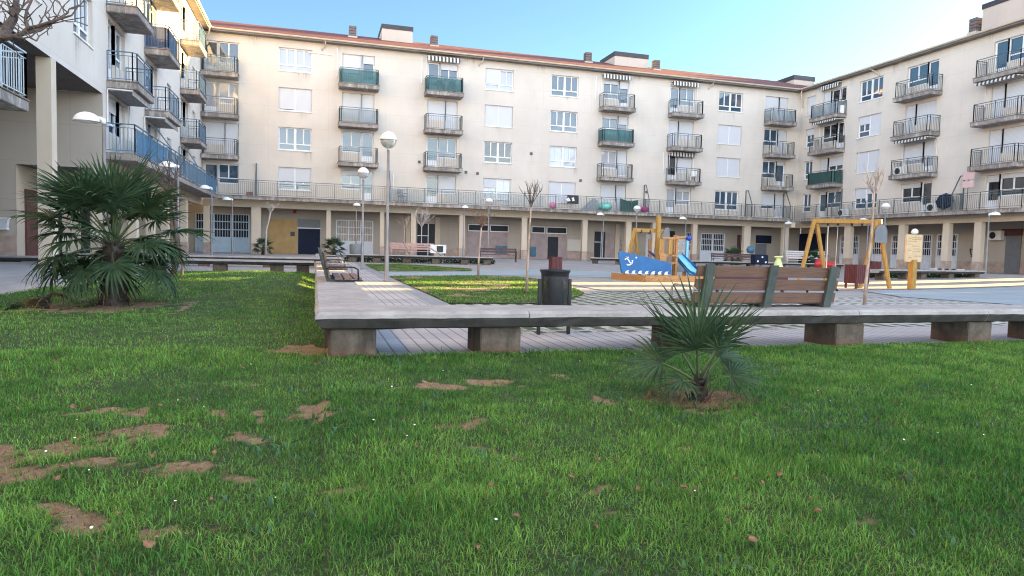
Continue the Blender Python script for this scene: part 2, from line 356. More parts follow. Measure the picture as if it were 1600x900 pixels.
# ================================================================ the three apartment wings
YW, XL, XR = 49.5, -7.2, 39.3
EAVE = 14.86; FL = [4.1, 6.68, 9.35, 12.0]; HEAD = [6.2, 8.9, 11.55, 14.2]
def tfC(u, d, z): return (u, YW-d, z)
def tfL(u, d, z): return (XL+d, u, z)
def tfR(u, d, z): return (XR-d, u, z)
class Wing:
    def __init__(s, tf, flip, root): s.tf, s.flip, s.root = tf, flip, root; s.holes = []
    def mb(s): return MB(s.tf, s.flip)
    def wall(s, u0, u1, z0, z1, name='wall', m='wall', d=0.0, holes=None, depth=.23):
        b = s.mb(); H = s.holes if holes is None else holes
        H = [h for h in H if h[1] > u0 and h[0] < u1 and h[3] > z0 and h[2] < z1]
        us = sorted({u0, u1} | {min(max(v, u0), u1) for h in H for v in h[:2]}); zs = sorted({z0, z1} | {min(max(v, z0), z1) for h in H for v in h[2:4]})
        for i in range(len(us)-1):
            for j in range(len(zs)-1):
                a, c, e, g = us[i], us[i+1], zs[j], zs[j+1]; um, zm = (a+c)/2, (e+g)/2
                if any(h[0] < um < h[1] and h[2] < zm < h[3] for h in H): continue
                b.poly([(a, d, e), (a, d, g), (c, d, g), (c, d, e)])
        for a, c, e, g in [h[:4] for h in H]:
            f = d-depth
            b.poly([(a, d, e), (a, f, e), (a, f, g), (a, d, g)]); b.poly([(c, d, e), (c, d, g), (c, f, g), (c, f, e)])
            b.poly([(a, d, g), (a, f, g), (c, f, g), (c, d, g)]); b.poly([(a, d, e), (c, d, e), (c, f, e), (a, f, e)])
        tops = []; b.cur = 1; rs = random.Random(int(u0*7+z0*3))
        for a, c, e, g in [h[:4] for h in H]:
            for _ in range(2):
                w_ = rs.uniform(.25, .7); x = rs.choice((a-.1, c-w_+.1, rs.uniform(a, max(a+.01, c-w_)))); l = rs.uniform(.5, 1.35); zt = e-.055; x0, x1 = max(x, u0+.02), min(x+w_, u1-.02)
                if x1 <= x0 or zt-l < z0: continue
                if any(h[0] < x1 and h[1] > x0 and h[2] < zt-.06 and h[3] > zt-l for h in H): continue
                n = len(b.v); b.poly([(x0, d+.004, zt-l), (x0, d+.004, zt), (x1, d+.004, zt), (x1, d+.004, zt-l)]); tops += [n+1, n+2]
        for k in range(int((u1-u0)/2.6)):
            x = rs.uniform(u0, u1-.6); w_ = rs.uniform(.3, .9); l = rs.uniform(.4, 1.0); zt = z1-.02
            if zt-l < z0 or any(h[0] < x+w_ and h[1] > x and h[3] > zt-l for h in H): continue
            n = len(b.v); b.poly([(x, d+.005, zt-l), (x, d+.005, zt), (x+w_, d+.005, zt), (x+w_, d+.005, zt-l)]); tops += [n+1, n+2]
        b.cur = 0; o = b.build(name, [m, 'stain'], s.root, fixn=False)
        at = o.data.attributes.new('fade', 'FLOAT', 'POINT'); v = np.zeros(len(b.v), np.float32); v[tops] = 1; at.data.foreach_set('value', v); return o
    def window(s, u0, u1, z0, z1, st=(0, 0), pane='glass', halves=2, sill=True, transom=True, openpane=None):
        s.holes.append((u0, u1, z0, z1)); b = s.mb(); p = s.mb(); w = .075; d0, d1 = -.20, -.13
        b.box(u0, u0+w, d0, d1, z0, z1); b.box(u1-w, u1, d0, d1, z0, z1); b.box(u0+w, u1-w, d0, d1, z1-w, z1); b.box(u0+w, u1-w, d0, d1, z0, z0+w)
        W = (u1-u0)/halves; h = z1-z0; tz = z0+.28*h
        for k in range(halves):
            a, c = u0+k*W, u0+(k+1)*W
            if k: b.box(a-.08, a+.08, d0, d1+.012, z0+w, z1-w)
            l, r = a+(.08 if k else w), c-(.08 if k < halves-1 else w)
            m_ = (l+r)/2; zlo = z0+w
            if transom: b.box(l, r, d0, d1-.004, tz-.04, tz+.04); zlo = tz+.04
            b.box(m_-.04, m_+.04, d0, d1-.004, zlo, z1-w)
        p.poly([(u0+.03, -.18, z0+.03), (u0+.03, -.18, z1-.03), (u1-.03, -.18, z1-.03), (u1-.03, -.18, z0+.03)])
        if sill: b.box(u0-.04, u1+.04, -.05, .05, z0-.05, z0-.003)
        o = b.build('window', 'white', s.root); q = p.build('pane', pane, o, fixn=False)
        q2 = s.mb()
        for k in range(halves):
            f = st[k % len(st)]
            if f > 0: q2.box(u0+k*W+.05, u0+(k+1)*W-.05, -.125, -.095, z1-f*h, z1-.001)
        if q2.v: q2.build('shutter', 'shutter', o)
        return o
    def door(s, u0, u1, z0, z1, f=0, pane='glass', panel=.55):
        s.holes.append((u0, u1, z0, z1)); b = s.mb(); p = s.mb(); w = .09; d0, d1 = -.20, -.13
        b.box(u0, u0+w, d0, d1, z0, z1); b.box(u1-w, u1, d0, d1, z0, z1); b.box(u0+w, u1-w, d0, d1, z1-w, z1); b.box(u0+w, u1-w, d0, d1, z0, z0+panel)
        p.poly([(u0+.03, -.18, z0+.03), (u0+.03, -.18, z1-.03), (u1-.03, -.18, z1-.03), (u1-.03, -.18, z0+.03)])
        o = b.build('balcony_door', 'white', s.root); p.build('pane', pane, o, fixn=False)
        if f > 0:
            q = s.mb(); q.box(u0+.03, u1-.03, -.125, -.095, z1-f*(z1-z0), z1-.001); q.build('shutter', 'shutter', o)
        return o
    def rail(s, pts, z0, h, step=.125, post=1.3, top=.045):
        b = s.mb()
        for i in range(len(pts)-1):
            (ua, da), (ub, db) = pts[i], pts[i+1]; L = math.hypot(ub-ua, db-da)
            for zz, t in ((z0+h, top), (z0+h-.13, .025), (z0+.09, .025)): b.bar((ua, da, zz), (ub, db, zz), t, t*.8)
            n = max(1, round(L/post))
            for k in range(n+1): q = k/n; b.bar((ua+(ub-ua)*q, da+(db-da)*q, z0), (ua+(ub-ua)*q, da+(db-da)*q, z0+h), .035, .035, (1, 0, 0))
            n = max(1, round(L/step))
            for k in range(1, n): q = k/n; b.bar((ua+(ub-ua)*q, da+(db-da)*q, z0+.09), (ua+(ub-ua)*q, da+(db-da)*q, z0+h-.13), .014, .014, (1, 0, 0))
        return b
    def balcony(s, u0, u1, zt, m='rail', cover=None, front=1.0, awn=False):
        b = s.mb(); b.box(u0, u1, 0.003, front, zt-.27, zt-.02); b.box(u0-.03, u1+.03, .004, front+.03, zt-.02, zt+.03)
        o = b.build('balcony', ['slab'], s.root, bevel=.02)
        e = .06; pts = [(u0+e, .01), (u0+e, front-e-.12), (u0+e+.12, front-e), (u1-e-.12, front-e), (u1-e, front-e-.12), (u1-e, .01)]
        s.rail(pts, zt, 1.05).build('railing', m, o, fixn=False)
        if cover:
            c = s.mb(); e += .03
            pts = [(u0+e, .05), (u0+e, front-e-.12), (u0+e+.12, front-e), (u1-e-.12, front-e), (u1-e, front-e-.12), (u1-e, .05)]
            for i in range(5):
                (ua, da), (ub, db) = pts[i], pts[i+1]; c.poly([(ua, da, zt+.08), (ub, db, zt+.08), (ub, db, zt+.97), (ua, da, zt+.97)])
            c.build('screen', cover, o, fixn=False)
        return o
    def unit(s, uc, k, side='L', st=(0, 0), pane='glass', dpane=None, wd=2.2):
        """door and window side by side behind a balcony or terrace, floor k"""
        u0, u1, z0, z1 = uc-wd/2, uc+wd/2, FL[k]+.04, HEAD[k]; dw = .86
        if side == 'L': s.door(u0, u0+dw, z0, z1, st[0], dpane or pane); s.window(u0+dw, u1, z0+.75, z1, (st[1],), pane, 1, False, True)
        else: s.door(u1-dw, u1, z0, z1, st[1], dpane or pane); s.window(u0, u1-dw, z0+.75, z1, (st[0],), pane, 1, False, True)
    def awning(s, u0, u1, z, m='awn', d=.35, drop=.26):
        b = s.mb(); b.box(u0, u1, .01, d, z-.05, z+.03); b.box(u0, u1, d-.02, d+.012, z-.05-drop, z-.04)
        o = b.build('awning', m, s.root)
        for u in (u0-.04, u1+.04):
            q = s.mb(); q.bar((u, .05, z), (u, .05, z-1.3), .035, .035, (1, 0, 0)); q.bar((u, .05, z), (u, d, z-.02), .035); q.build('awning_arm', 'white', o)
    def roof(s, u0, u1, dmin=-11.0):
        b = s.mb(); D = (.57-dmin)/2; r = EAVE+.07; h = .36*D
        b.poly([(u0, .6, r), (u1, .6, r), (u1, .6-D, r+h), (u0, .6-D, r+h)]); b.poly([(u0, .6-D, r+h), (u1, .6-D, r+h), (u1, .6-2*D, r), (u0, .6-2*D, r)])
        for u in (u0, u1): b.poly([(u, .57, r-.03), (u, .57-D, r+h-.03), (u, .57-2*D, r-.03)])
        o = b.build('roof', 'tile', s.root, fixn=False)
        return o
    def eaves(s, u0, u1, o):
        e = s.mb(); e.box(u0, u1, 0.0, .5, EAVE-.13, EAVE-.02); e.build('eave_board', 'eave', o)
        g = s.mb(); n = 6
        for k in range(n):
            a0, a1 = math.pi*k/n, math.pi*(k+1)/n
            for q in ((a0, a1),):
                p = [(.56-.075*math.cos(x), EAVE+.055-.095*math.sin(x)) for x in q]
                g.poly([(u0, p[0][0], p[0][1]), (u1, p[0][0], p[0][1]), (u1, p[1][0], p[1][1]), (u0, p[1][0], p[1][1])])
        for u in (u0, u1): g.poly([(u, .56-.075*math.cos(math.pi*k/n), EAVE+.055-.095*math.sin(math.pi*k/n)) for k in range(n+1)])
        g.build('gutter', 'gutter', o, fixn=False)
    def terrace(s, u0, u1, rails, m='rail', front=1.0, ends=()):
        b = s.mb(); b.box(u0, u1, .003, front-.02, 3.84, 4.07); b.box(u0, u1, .004, front+.02, 4.07, 4.1)
        o = b.build('terrace', ['slab'], s.root, bevel=.012)
        for pts in rails: s.rail(pts, 4.1, 1.03, .125, 1.25).build('railing', m, o, fixn=False)
        return o
    def divider(s, u, h=2.3, m='rail'):
        b = s.mb(); P = [(u, .95, 4.1), (u, .95, 4.1+1.05), (u, .35, 4.1+h), (u, .06, 4.1+h), (u, .06, 4.1)]
        for i in range(4): b.bar(P[i], P[i+1], .05, .05)
        b.bar(P[1], (u, .06, 5.15), .04); 
        for k in range(1, 8): b.bar((u, .06+.11*k, 4.1), (u, .06+.11*k, 5.15), .014)
        b.build('terrace_divider', m, s.root, fixn=False)
    def arcade(s, u0, u1, pill, zf=.25, back=-2.65, ceil=True):
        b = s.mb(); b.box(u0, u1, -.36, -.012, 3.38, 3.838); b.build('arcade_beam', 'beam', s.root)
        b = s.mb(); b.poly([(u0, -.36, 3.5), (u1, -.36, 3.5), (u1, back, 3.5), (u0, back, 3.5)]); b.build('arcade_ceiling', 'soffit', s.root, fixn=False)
        for a, c in pill:
            p = s.mb(); p.box(a, c, -.37, -.018, 0.0, 3.379); o = p.build('pillar', 'pillar', s.root, bevel=.012)
            q = s.mb(); q.box(a-.012, c+.012, -.382, -.006, 0.0, .95); q.build('pillar_base', 'plinth', o)
    def grille(s, u0, u1, z0, z1, n, m='grille', d=-2.6, zp=1.05, pane='doord', parts=3):
        """security grille door: solid ribbed lower panel, bars in front of dark glass above"""
        b = s.mb(); W = (u1-u0)/parts; zm = z0+zp; zt = z1-.32*(z1-zm)
        for k in range(parts+1): u = u0+k*W; b.box(u-.05, u+.05, d-.03, d+.035, z0, z1)
        for zz in (z1, zm, zt, zm+(zt-zm)*.5): b.box(u0, u1, d-.02, d+.03, zz-.035, zz+.035)
        nb = max(3, int((u1-u0)/.17))
        for k in range(1, nb): u = u0+(u1-u0)*k/nb; b.box(u-.016, u+.016, d-.006, d+.022, zm, z1)
        o = b.build('security_grille', m, s.root)
        p = s.mb(); p.box(u0+.01, u1-.01, d-.04, d-.012, z0, zm-.01)
        for k in range(1, int((u1-u0)/.12)): u = u0+k*.12; p.box(u-.012, u+.012, d-.02, d+.008, z0+.04, zm-.04)
        p.build('lower_panel', m, o)
        q = s.mb(); q.poly([(u0, d-.03, zm), (u0, d-.03, z1), (u1, d-.03, z1), (u1, d-.03, zm)]); q.build('pane', pane, o, fixn=False)
    def panel(s, name, m, u0, u1, z0, z1, d0, d1, parent=None):
        b = s.mb(); b.box(u0, u1, d0, d1, z0, z1); return b.build(name, m, parent or s.root)
def tower(wg, us, ds, z0, z1, capz=.55):
    b = wg.mb(); b.box(us[0], us[1], ds[0], ds[1], z0, z1-capz); o = b.build('stair_tower', 'chim', wg.root)
    c = wg.mb(); c.box(us[0]-.04, us[1]+.04, ds[0]-.04, ds[1]+.04, z1-capz, z1); c.build('tower_cap', 'cap', o)
def chimney(wg, u, d, z0, z1, r=.33):
    b = wg.mb(); b.box(u-r, u+r, d-r, d+r, z0, z0+(z1-z0)*.5); o = b.build('chimney', 'chim', wg.root)
    c = wg.mb(); zc = z0+(z1-z0)*.5; n = 4
    for k in range(n): a = zc+(z1-zc)*k/n; c.box(u-r*.8, u+r*.8, d-r*.8, d+r*.8, a+.03, a+(z1-zc)/n)
    c.box(u-r*.6, u+r*.6, d-r*.6, d+r*.6, zc, z1-.02); c.build('chimney_cowl', 'cowl', o)
# ---------------------------------------------------------------- central wing
root = thing('apartment_building', 'long cream apartment wing closing the far side of the square, facing the camera', 'building', (16, YW, 0))
root.location = (0, 0, 0)
W = Wing(tfC, True, root)
BU = [(-7.17, -4.96), (1.46, 4.16), (7.4, 10.11), (20.9, 23.59), (26.84, 29.54), (35.72, 38.25)]
BC = [-6.05, 2.8, 8.75, 22.35, 28.1, 36.95]
covers = {(1, 3): 'cteal', (1, 2): 'cgrey', (2, 3): 'cteal', (3, 2): 'cteal', (5, 3): 'cgrey', (0, 3): 'cgrey', (3, 3): None}
for i, (a, c) in enumerate(BU):
    for k in (1, 2, 3): W.balcony(a, c, FL[k], 'rail', covers.get((i, k)))
states = {0: [('L', (0, 0), 'glass'), ('R', (1, 1), 'glass'), ('L', (0, 0), 'glassc'), ('L', (0, 0), 'glass')],
 1: [('R', (.25, 0), 'glass'), ('R', (0, 0), 'glass'), ('R', (1, 1), 'glass'), ('R', (.9, .25), 'glass')],
 2: [('L', (.1, .9), 'glassd'), ('L', (0, 0), 'glass'), ('R', (1, 1), 'glass'), ('L', (0, .3), 'glass')],
 3: [('R', (.95, .95), 'glassc'), ('R', (.1, .85), 'glassc'), ('R', (.2, .3), 'glass'), ('R', (.2, .25), 'glass')],
 4: [('L', (0, .2), 'glassc'), ('L', (0, .95), 'glassd'), ('L', (1, 1), 'glass'), ('L', (0, 0), 'glass')],
 5: [('R', (.8, .9), 'glass'), ('R', (0, .15), 'glass'), ('R', (0, 1), 'glass'), ('R', (1, 1), 'glass')]}
for i in range(6):
    for k in range(4):
        sd, st, pn = states[i][k]; W.unit(BC[i], k, sd, st, pn, wd=2.2 if i else 2.15)
WU = [(-2.47, -.3), (11.9, 14.05), (17.02, 19.2), (31.44, 33.66)]
ws = [[((.62, .62), 'glass'), ((0, 0), 'glass'), ((.92, 1), 'glass'), ((0, 0), 'glassc')],
      [((.45, 0), 'glassc'), ((0, 0), 'glassd'), ((1, 1), 'glass'), ((.7, .08), 'glassc')],
      [((1, 1), 'glass'), ((0, 0), 'glassc'), ((0, 0), 'glass'), ((0, 0), 'glass')],
      [((0, 0), 'glass'), ((1, 1), 'glass'), ((1, 1), 'glass'), ((0, 0), 'glass')]]
for (a, c), col in zip(WU, ws):
    for k in range(4): W.window(a, c, HEAD[k]-1.54, HEAD[k], *col[k])
W.wall(-7.2, 39.3, 3.84, EAVE-.1)
PILL = [(-7.18, -6.78), (-4.18, -3.57), (.73, 1.03), (4.41, 4.72), (6.62, 6.99), (10.17, 10.6), (14.97, 15.4), (19.9, 20.32), (23.6, 24.05), (25.9, 26.28), (29.55, 29.95), (34.35, 35.0), (38.2, 38.75)]
W.arcade(-7.2+.36, 39.3-.36, PILL)
W.terrace(-6.2, 38.3, [[(-6.15, .95), (38.25, .95)]])
for a, c in ((5.1, 7.6), (8.9, 11.4), (11.45, 13.9), (13.95, 16.4)):
    b = W.mb(); b.poly([(a, .92, 4.15), (c, .92, 4.15), (c, .92, 4.98), (a, .92, 4.98)]); b.build('terrace_screen', 'cgrey2', root, fixn=False)
for u in (-3.85, 5.0, 25.0, 34.3, 38.0): W.divider(u, 2.2)
for i in (2, 3, 4): W.awning(BU[i][0]+.2, BU[i][1]-.2, 14.55)
W.awning(BU[4][0]+.3, BU[4][1]-.3, 9.0)
q = W.mb()
for u in (-.2+.55, 12.0-.6, 30.4): q.tube([(u+.2, .5, EAVE-.05), (u+.2, .3, EAVE-.25), (u, .06, EAVE-.45), (u, .05, EAVE-.6)], .05, 8)
q.build('downpipe', 'gutter', root, True)
rf = W.roof(-18.2, 50.3); W.eaves(-6.6, 38.7, rf)
def pyz(x, y, Y): p = PY(x, y, Y); return float(p[0]), float(p[2])
for xl, xr, yt, yb, yr, dep in ((597, 645, 36, 44, 68, 3.2), (961, 1013, 79, 87, 108, 3.0), (1241, 1273, 116, 124, 134, 3.0)):
    Yp = YW+3.6; (x0, zt) = pyz(xl, yt+1, Yp); (x1, _) = pyz(xr, yt+3, Yp); zc = pyz(xl, yb, Yp)[1]
    tower(W, (x0, x1), (-3.6-dep, -3.6), 15.2, zt, zt-zc)
for xc, yt in ((551, 42), (678, 57), (918.5, 83), (1025, 95)):
    u, zt = pyz(xc, yt, YW+3.4); chimney(W, u, -3.4, 15.6, zt, .33)
for x_, y_ in ((907, 282), (746, 271), (728, 269), (702, 268), (1010, 300), (655, 253), (1065, 245), (830, 240)):
    u, z = pyz(x_, y_, YW); b = W.mb(); b.box(u-.09, u+.09, .0, .07, z-.09, z+.09); b.build('wall_vent', 'cowl', root)
for u, z0, z1 in ((1.35, 12.6, 14.5), (7.2, 12.7, 14.5), (20.6, 12.7, 14.4), (26.6, 7.3, 9.0), (5.3, 4.15, 6.1), (16.3, 4.15, 6.3)):
    b = W.mb(); b.box(u-.03, u+.03, .005, .06, z0, z1); b.build('white_cable_duct', 'white', root)
b = W.mb(); b.tube([(-.55, .03, 14.05), (.9, .03, 14.0), (1.0, .03, 13.9)], .03, 6); b.build('white_cable_duct', 'white', root)
bk = W.mb(); bk.poly([(-18, -11, 0), (-18, -11, EAVE), (50, -11, EAVE), (50, -11, 0)]); bk.build('rear_wall', 'wall', root, fixn=False)
# arcade back wall with its doors
D = -2.65; YB = YW-D
def bx(x, y=370): return float(PY(x, y, YB)[0])
def bz(x, y): return float(PY(x, y, YB)[2])
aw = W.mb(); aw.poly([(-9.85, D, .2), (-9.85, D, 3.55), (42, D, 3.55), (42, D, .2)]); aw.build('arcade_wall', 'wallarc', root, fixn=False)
pb = W.mb(); pb.box(bx(597), 38, D, D+.03, .2, .95); pb.build('arcade_plinth', 'plinth', root)
d1 = D+.045
W.grille(bx(306), bx(389), .26, 2.95, 3, 'grilleb', d1, 1.05)
W.panel('ochre_wall_panel', 'ochre', bx(419), bx(464), .22, 2.72, D, D+.034)
dd = W.panel('entrance_door', 'navy', bx(466), bx(500), .25, 2.1, D, D+.06)
W.panel('door_leaf_panel', 'navy', bx(471), bx(482), .9, 1.95, D+.06, D+.075, dd); W.panel('door_leaf_panel', 'navy', bx(485), bx(496), .9, 1.95, D+.06, D+.075, dd)
W.panel('transom_panel', 'greyd', bx(465), bx(500), 2.18, 2.78, D, D+.05)
W.panel('transom_frame', 'white', bx(464.3), bx(500.7), 2.1, 2.18, D, D+.07)
W.panel('wall_plaque', 'black', bx(454), bx(460.5), bz(457, 369), bz(457, 362), D+.034, D+.06)
W.panel('red_notice', 'red', bx(457.5), bx(463), bz(460, 333.5), bz(460, 328), D+.004, D+.05)
W.grille(bx(525.5), bx(582), .26, 2.8, 3, 'grille', d1, 1.0, 'curt')
def entrance(xa, xb, xpil, z1, m='doord'):
    o = W.panel('entrance_door', m, bx(xa), bx(xb), .25, z1, D, D+.05)
    W.panel('door_bar', 'white', bx(xa), bx(xa)+(bx(xb)-bx(xa))*.62, z1*.66, z1*.66+.05, D+.05, D+.075, o)
    W.panel('door_frame', 'white', bx(xa)+(bx(xb)-bx(xa))*.6, bx(xa)+(bx(xb)-bx(xa))*.6+.05, .25, z1, D+.05, D+.08, o)
    if xpil: W.panel('door_jamb', 'pillar', bx(xpil[0]), bx(xpil[1]), .25, 3.3, D, D+.12)
entrance(652, 679, (679.5, 687), 2.75)
W.panel('door_jamb', 'pillar', bx(634), bx(641.5), .25, 3.3, D, D+.11)
entrance(929, 945, (960.5, 967), 2.6); W.panel('entrance_door', 'pinkw', bx(945.5), bx(960), .25, 2.55, D, D+.05)
for xa, xb in ((730, 793), (829, 885)): W.panel('mauve_shop_front', 'pinkw', bx(xa), bx(xb), .25, 2.95, D, D+.036)
for xa, xb in ((731, 763), (765, 794), (830, 851), (853.5, 885)):
    o = W.panel('clerestory_window', 'white', bx(xa), bx(xb), 2.3, 2.86, D+.036, D+.065); W.panel('pane', 'doord', bx(xa)+.06, bx(xb)-.06, 2.37, 2.79, D+.06, D+.07, o)
for xa, xb, z0, z1 in ((774.5, 783, .62, 1.22), (784, 792.5, .62, 1.22), (829, 837.5, .45, 1.22)): W.panel('meter_box', 'bluebox', bx(xa), bx(xb), z0, z1, D+.036, D+.12)
W.panel('side_door', 'doord', bx(856), bx(872), .25, 2.05, D+.036, D+.07)
W.panel('blocked_shop_window', 'shutter2', bx(886.5), bx(911), .98, 1.9, D, D+.05)
W.panel('side_door', 'grille', bx(1009), bx(1025), .25, 2.5, D, D+.05)
W.panel('vent_window', 'doord', bx(1044), bx(1054), 2.25, 2.85, D, D+.05)
W.grille(bx(1071), bx(1083), .26, 2.75, 2, 'grille', d1, 1.0, parts=1)
W.grille(bx(1095), bx(1131), .26, 2.75, 2, 'grille', d1, 1.0, parts=2)
W.panel('entrance_door', 'brownd', bx(1152), bx(1156.5), .25, 2.7, D, D+.05); W.panel('entrance_door', 'doord', bx(1157.5), bx(1166), .25, 2.7, D, D+.05)
W.panel('side_door', 'greyd', bx(1181), bx(1198), .25, 2.0, D, D+.05); W.panel('transom_panel', 'navy', bx(1181), bx(1205), 2.05, 2.75, D, D+.05)
# ---------------------------------------------------------------- right wing
root = thing('apartment_building', 'cream apartment wing running along the right edge of the square above a barred arcade', 'building')
W = Wing(tfR, False, root); WR = W
RB = [(44.2, 47.2), (35.8, 38.85), (29.8, 32.85)]; RC = [45.6, 37.45, 31.15]
rcov = {(0, 1): 'cgreen', (0, 3): 'cgrey'}
for i, (a, c) in enumerate(RB):
    for k in (1, 2, 3): W.balcony(a, c, FL[k]+.04, 'rail', rcov.get((i, k)))
rst = [[('R', (0, .1), 'glass'), ('R', (.5, .5), 'glassd'), ('L', (0, 0), 'glassd'), ('R', (0, 1), 'glassd')],
       [('L', (0, .25), 'glassd'), ('L', (.5, .8), 'glassc'), ('R', (1, 1), 'glass'), ('L', (0, 0), 'glass')],
       [('R', (.2, .2), 'glassd'), ('R', (1, 1), 'glass'), ('R', (1, .95), 'glass'), ('R', (0, 0), 'glass')]]
for i in range(3):
    for k in range(4): W.unit(RC[i], k, rst[i][k][0], rst[i][k][1], rst[i][k][2], wd=2.5)
for k in range(4): W.window(47.75, 48.75, HEAD[k]-1.5, HEAD[k], ((0,), (0,), (.35,), (1,))[k], 'glass', 1)
for k in range(4): W.window(40.8, 43.0, HEAD[k]-1.54, HEAD[k], ((.3, .5), (1, 1), (1, .4), (0, 0))[k], 'glass')
for u in (25.4, 20.2, 12.0, 5.0):
    for k in (1, 2, 3): W.window(u, u+2.2, HEAD[k]-1.54, HEAD[k], (0, .3), 'glass')
W.wall(29.05, 49.5, 3.84, EAVE-.1); W.wall(-8, 29.05, 6.1, EAVE-.1); W.wall(-8, 18.8, 0, 6.1); W.wall(29.05, 29.47, 0, 3.84)
PR = [(43.2, 43.85), (38.2, 38.72), (34.72, 35.2), (32.5, 32.98)]
W.arcade(29.47, 49.5+.0, PR)
W.terrace(29.3, 48.49, [[(29.36, .01), (29.36, .95), (48.45, .95)]])
for u in (44.2, 33.8): W.divider(u, 2.2)
W.awning(44.8, 46.9, 14.6); W.awning(36.0, 38.6, FL[2]-.3, d=.9, drop=.1); W.awning(30.2, 32.7, FL[3]-.3, d=.9, drop=.1); W.awning(44.4, 47.0, FL[3]-.3, d=.9, drop=.1)
q = W.mb(); q.tube([(41.6, .5, EAVE-.05), (41.4, .3, EAVE-.25), (41.2, .06, EAVE-.45), (41.2, .05, EAVE-.6)], .05, 8)
q.tube([(48.9, .45, EAVE-.05), (48.9, .5, EAVE-.3), (49.2, .1, EAVE-.9), (49.2, .06, EAVE-1.4)], .05, 8); q.build('downpipe', 'gutter', root, True)
rf = W.roof(-8.2, 55.1); W.eaves(-8, 48.9, rf)
def pxz(x, y, X): p = PX(x, y, X); return float(p[1]), float(p[2])
Xp = XR+2.6; u1, zt = pxz(1536, 7, Xp); zc = pxz(1537, 14.5, Xp)[1]; tower(W, (u1-4.6, u1), (-5.6, -2.6), 15.2, zt, zt-zc)
u, zt = pxz(1531.5, 27, XR+2.6); chimney(W, u+.3, -2.6, 15.2, zt, .33)
bk = W.mb(); bk.poly([(29.05, -11, 0), (29.05, -11, EAVE), (55, -11, EAVE), (55, -11, 0)]); bk.poly([(18.8, -4, 6.1), (18.8, -4, EAVE), (29.05, -4, EAVE), (29.05, -4, 6.1)]); bk.poly([(-8, -11, 6.1), (-8, -11, EAVE), (18.8, -11, EAVE), (18.8, -11, 6.1)]); bk.poly([(18.8, -4, 6.1), (18.8, -4, EAVE), (18.8, -11, EAVE), (18.8, -11, 6.1)]); bk.poly([(29.05, -4, 6.1), (29.05, -4, EAVE), (29.05, -11, EAVE), (29.05, -11, 6.1)]); bk.poly([(-8, -11, 0), (-8, -11, 6.1), (18.8, -11, 6.1), (18.8, -11, 0)])
bk.poly([(-8, 0, 0), (-8, 0, EAVE), (-8, -11, EAVE), (-8, -11, 0)]); bk.poly([(29.05, 0, 0), (29.05, 0, 6.1), (29.05, -11, 6.1), (29.05, -11, 0)]); bk.poly([(18.8, 0, 0), (18.8, 0, 6.1), (18.8, -11, 6.1), (18.8, -11, 0)])
bk.build('rear_wall', 'wall', root, fixn=False)
ps = W.mb(); ps.poly([(18.8, 0, 6.1), (29.05, 0, 6.1), (29.05, -4, 6.1), (18.8, -4, 6.1)]); ps.build('passage_ceiling', 'soffit', root, fixn=False)  # unseen passage made shallow so the low sun gets through to the lawn
for u, u1_, dd in ((18.82, 20.0, -.4), (20.1, 22.2, -.4), (23.35, 24.6, -.4), (26.05, 27.6, -.4)):  # unseen piers added here, gaps set to cut the low sun into streaks
    p = W.mb(); p.box(u, u1_, dd, dd+.4, 0, 6.098); p.build('passage_column', 'pillar', root)
D = -2.65; XB = XR-D
def ry(x, y=370): return float(PX(x, y, XB)[1])
def rz_(x, y): return float(PX(x, y, XB)[2])
aw = W.mb(); aw.poly([(29.05, D, .2), (29.05, D, 3.55), (52, D, 3.55), (52, D, .2)]); aw.build('arcade_wall', 'wallarc', root, fixn=False)
pb = W.mb(); pb.box(29.1, 52, D, D+.03, .2, .95); pb.build('arcade_plinth', 'plinth', root)
d1 = D+.045
for xa, xb, n in ((1315, 1343, 2), (1365, 1384, 1), (1395, 1416, 1), (1443, 1457, 1), (1466, 1497, 2)): W.grille(ry(xb), ry(xa), .27, 2.75, 3, 'grille', d1, 1.0, parts=n)
W.panel('service_door', 'greyd', ry(1597), ry(1573), .27, 2.6, D, D+.06); W.panel('door_lintel', 'brownd', ry(1598), ry(1566), 2.62, 3.05, D, D+.08)
W.panel('entrance_door', 'navy', ry(1290), ry(1243), .27, 3.0, D, D+.03); W.panel('wall_plaque', 'black', ry(1246.5), ry(1240.5), 1.45, 1.75, D, D+.07)
gb = W.mb()
def gz(x, y): p = PX(x, y, XB-.02); return (float(p[1]), D+.035, float(p[2]))
for st_ in (((1516, 388), (1517, 396), (1519, 399)), ((1515, 391), (1521, 390)), ((1521, 392), (1522, 397), (1525, 397), (1526, 391)), ((1526, 391), (1526, 399), (1522, 402), (1517, 400))):
    for a, c in zip(st_, st_[1:]): gb.bar(gz(*a), gz(*c), .05, .02, (0, 1, 0))
gb.build('graffiti', 'graf', root, fixn=False)
# ---------------------------------------------------------------- left wing
root = thing('apartment_building', 'tall cream apartment wing on the left with its double height passage and stacked balconies', 'building')
W = Wing(tfL, True, root)
LB = [(27.8, 30.45), (33.45, 36.05), (41.6, 44.25)]
lcov = {(1, 2): 'cnavy', (2, 3): 'cgrey2', (2, 1): 'cgrey2', (0, 2): None, (1, 1): None}
for i, (a, c) in enumerate(LB):
    for k in (1, 2, 3): W.balcony(a, c, FL[k], 'railb', lcov.get((i, k)))
lst = [[('R', (.4, .35), 'glass'), ('L', (0, 0), 'glass'), ('L', (0, 0), 'glassd'), ('L', (0, 0), 'glass')],
       [('L', (.3, .3), 'glass'), ('R', (.4, 0), 'glass'), ('L', (0, 0), 'glass'), ('L', (0, .5), 'glass')],
       [('R', (0, 0), 'glass'), ('R', (0, 0), 'glass'), ('L', (.3, .3), 'glass'), ('R', (0, 0), 'glass')]]
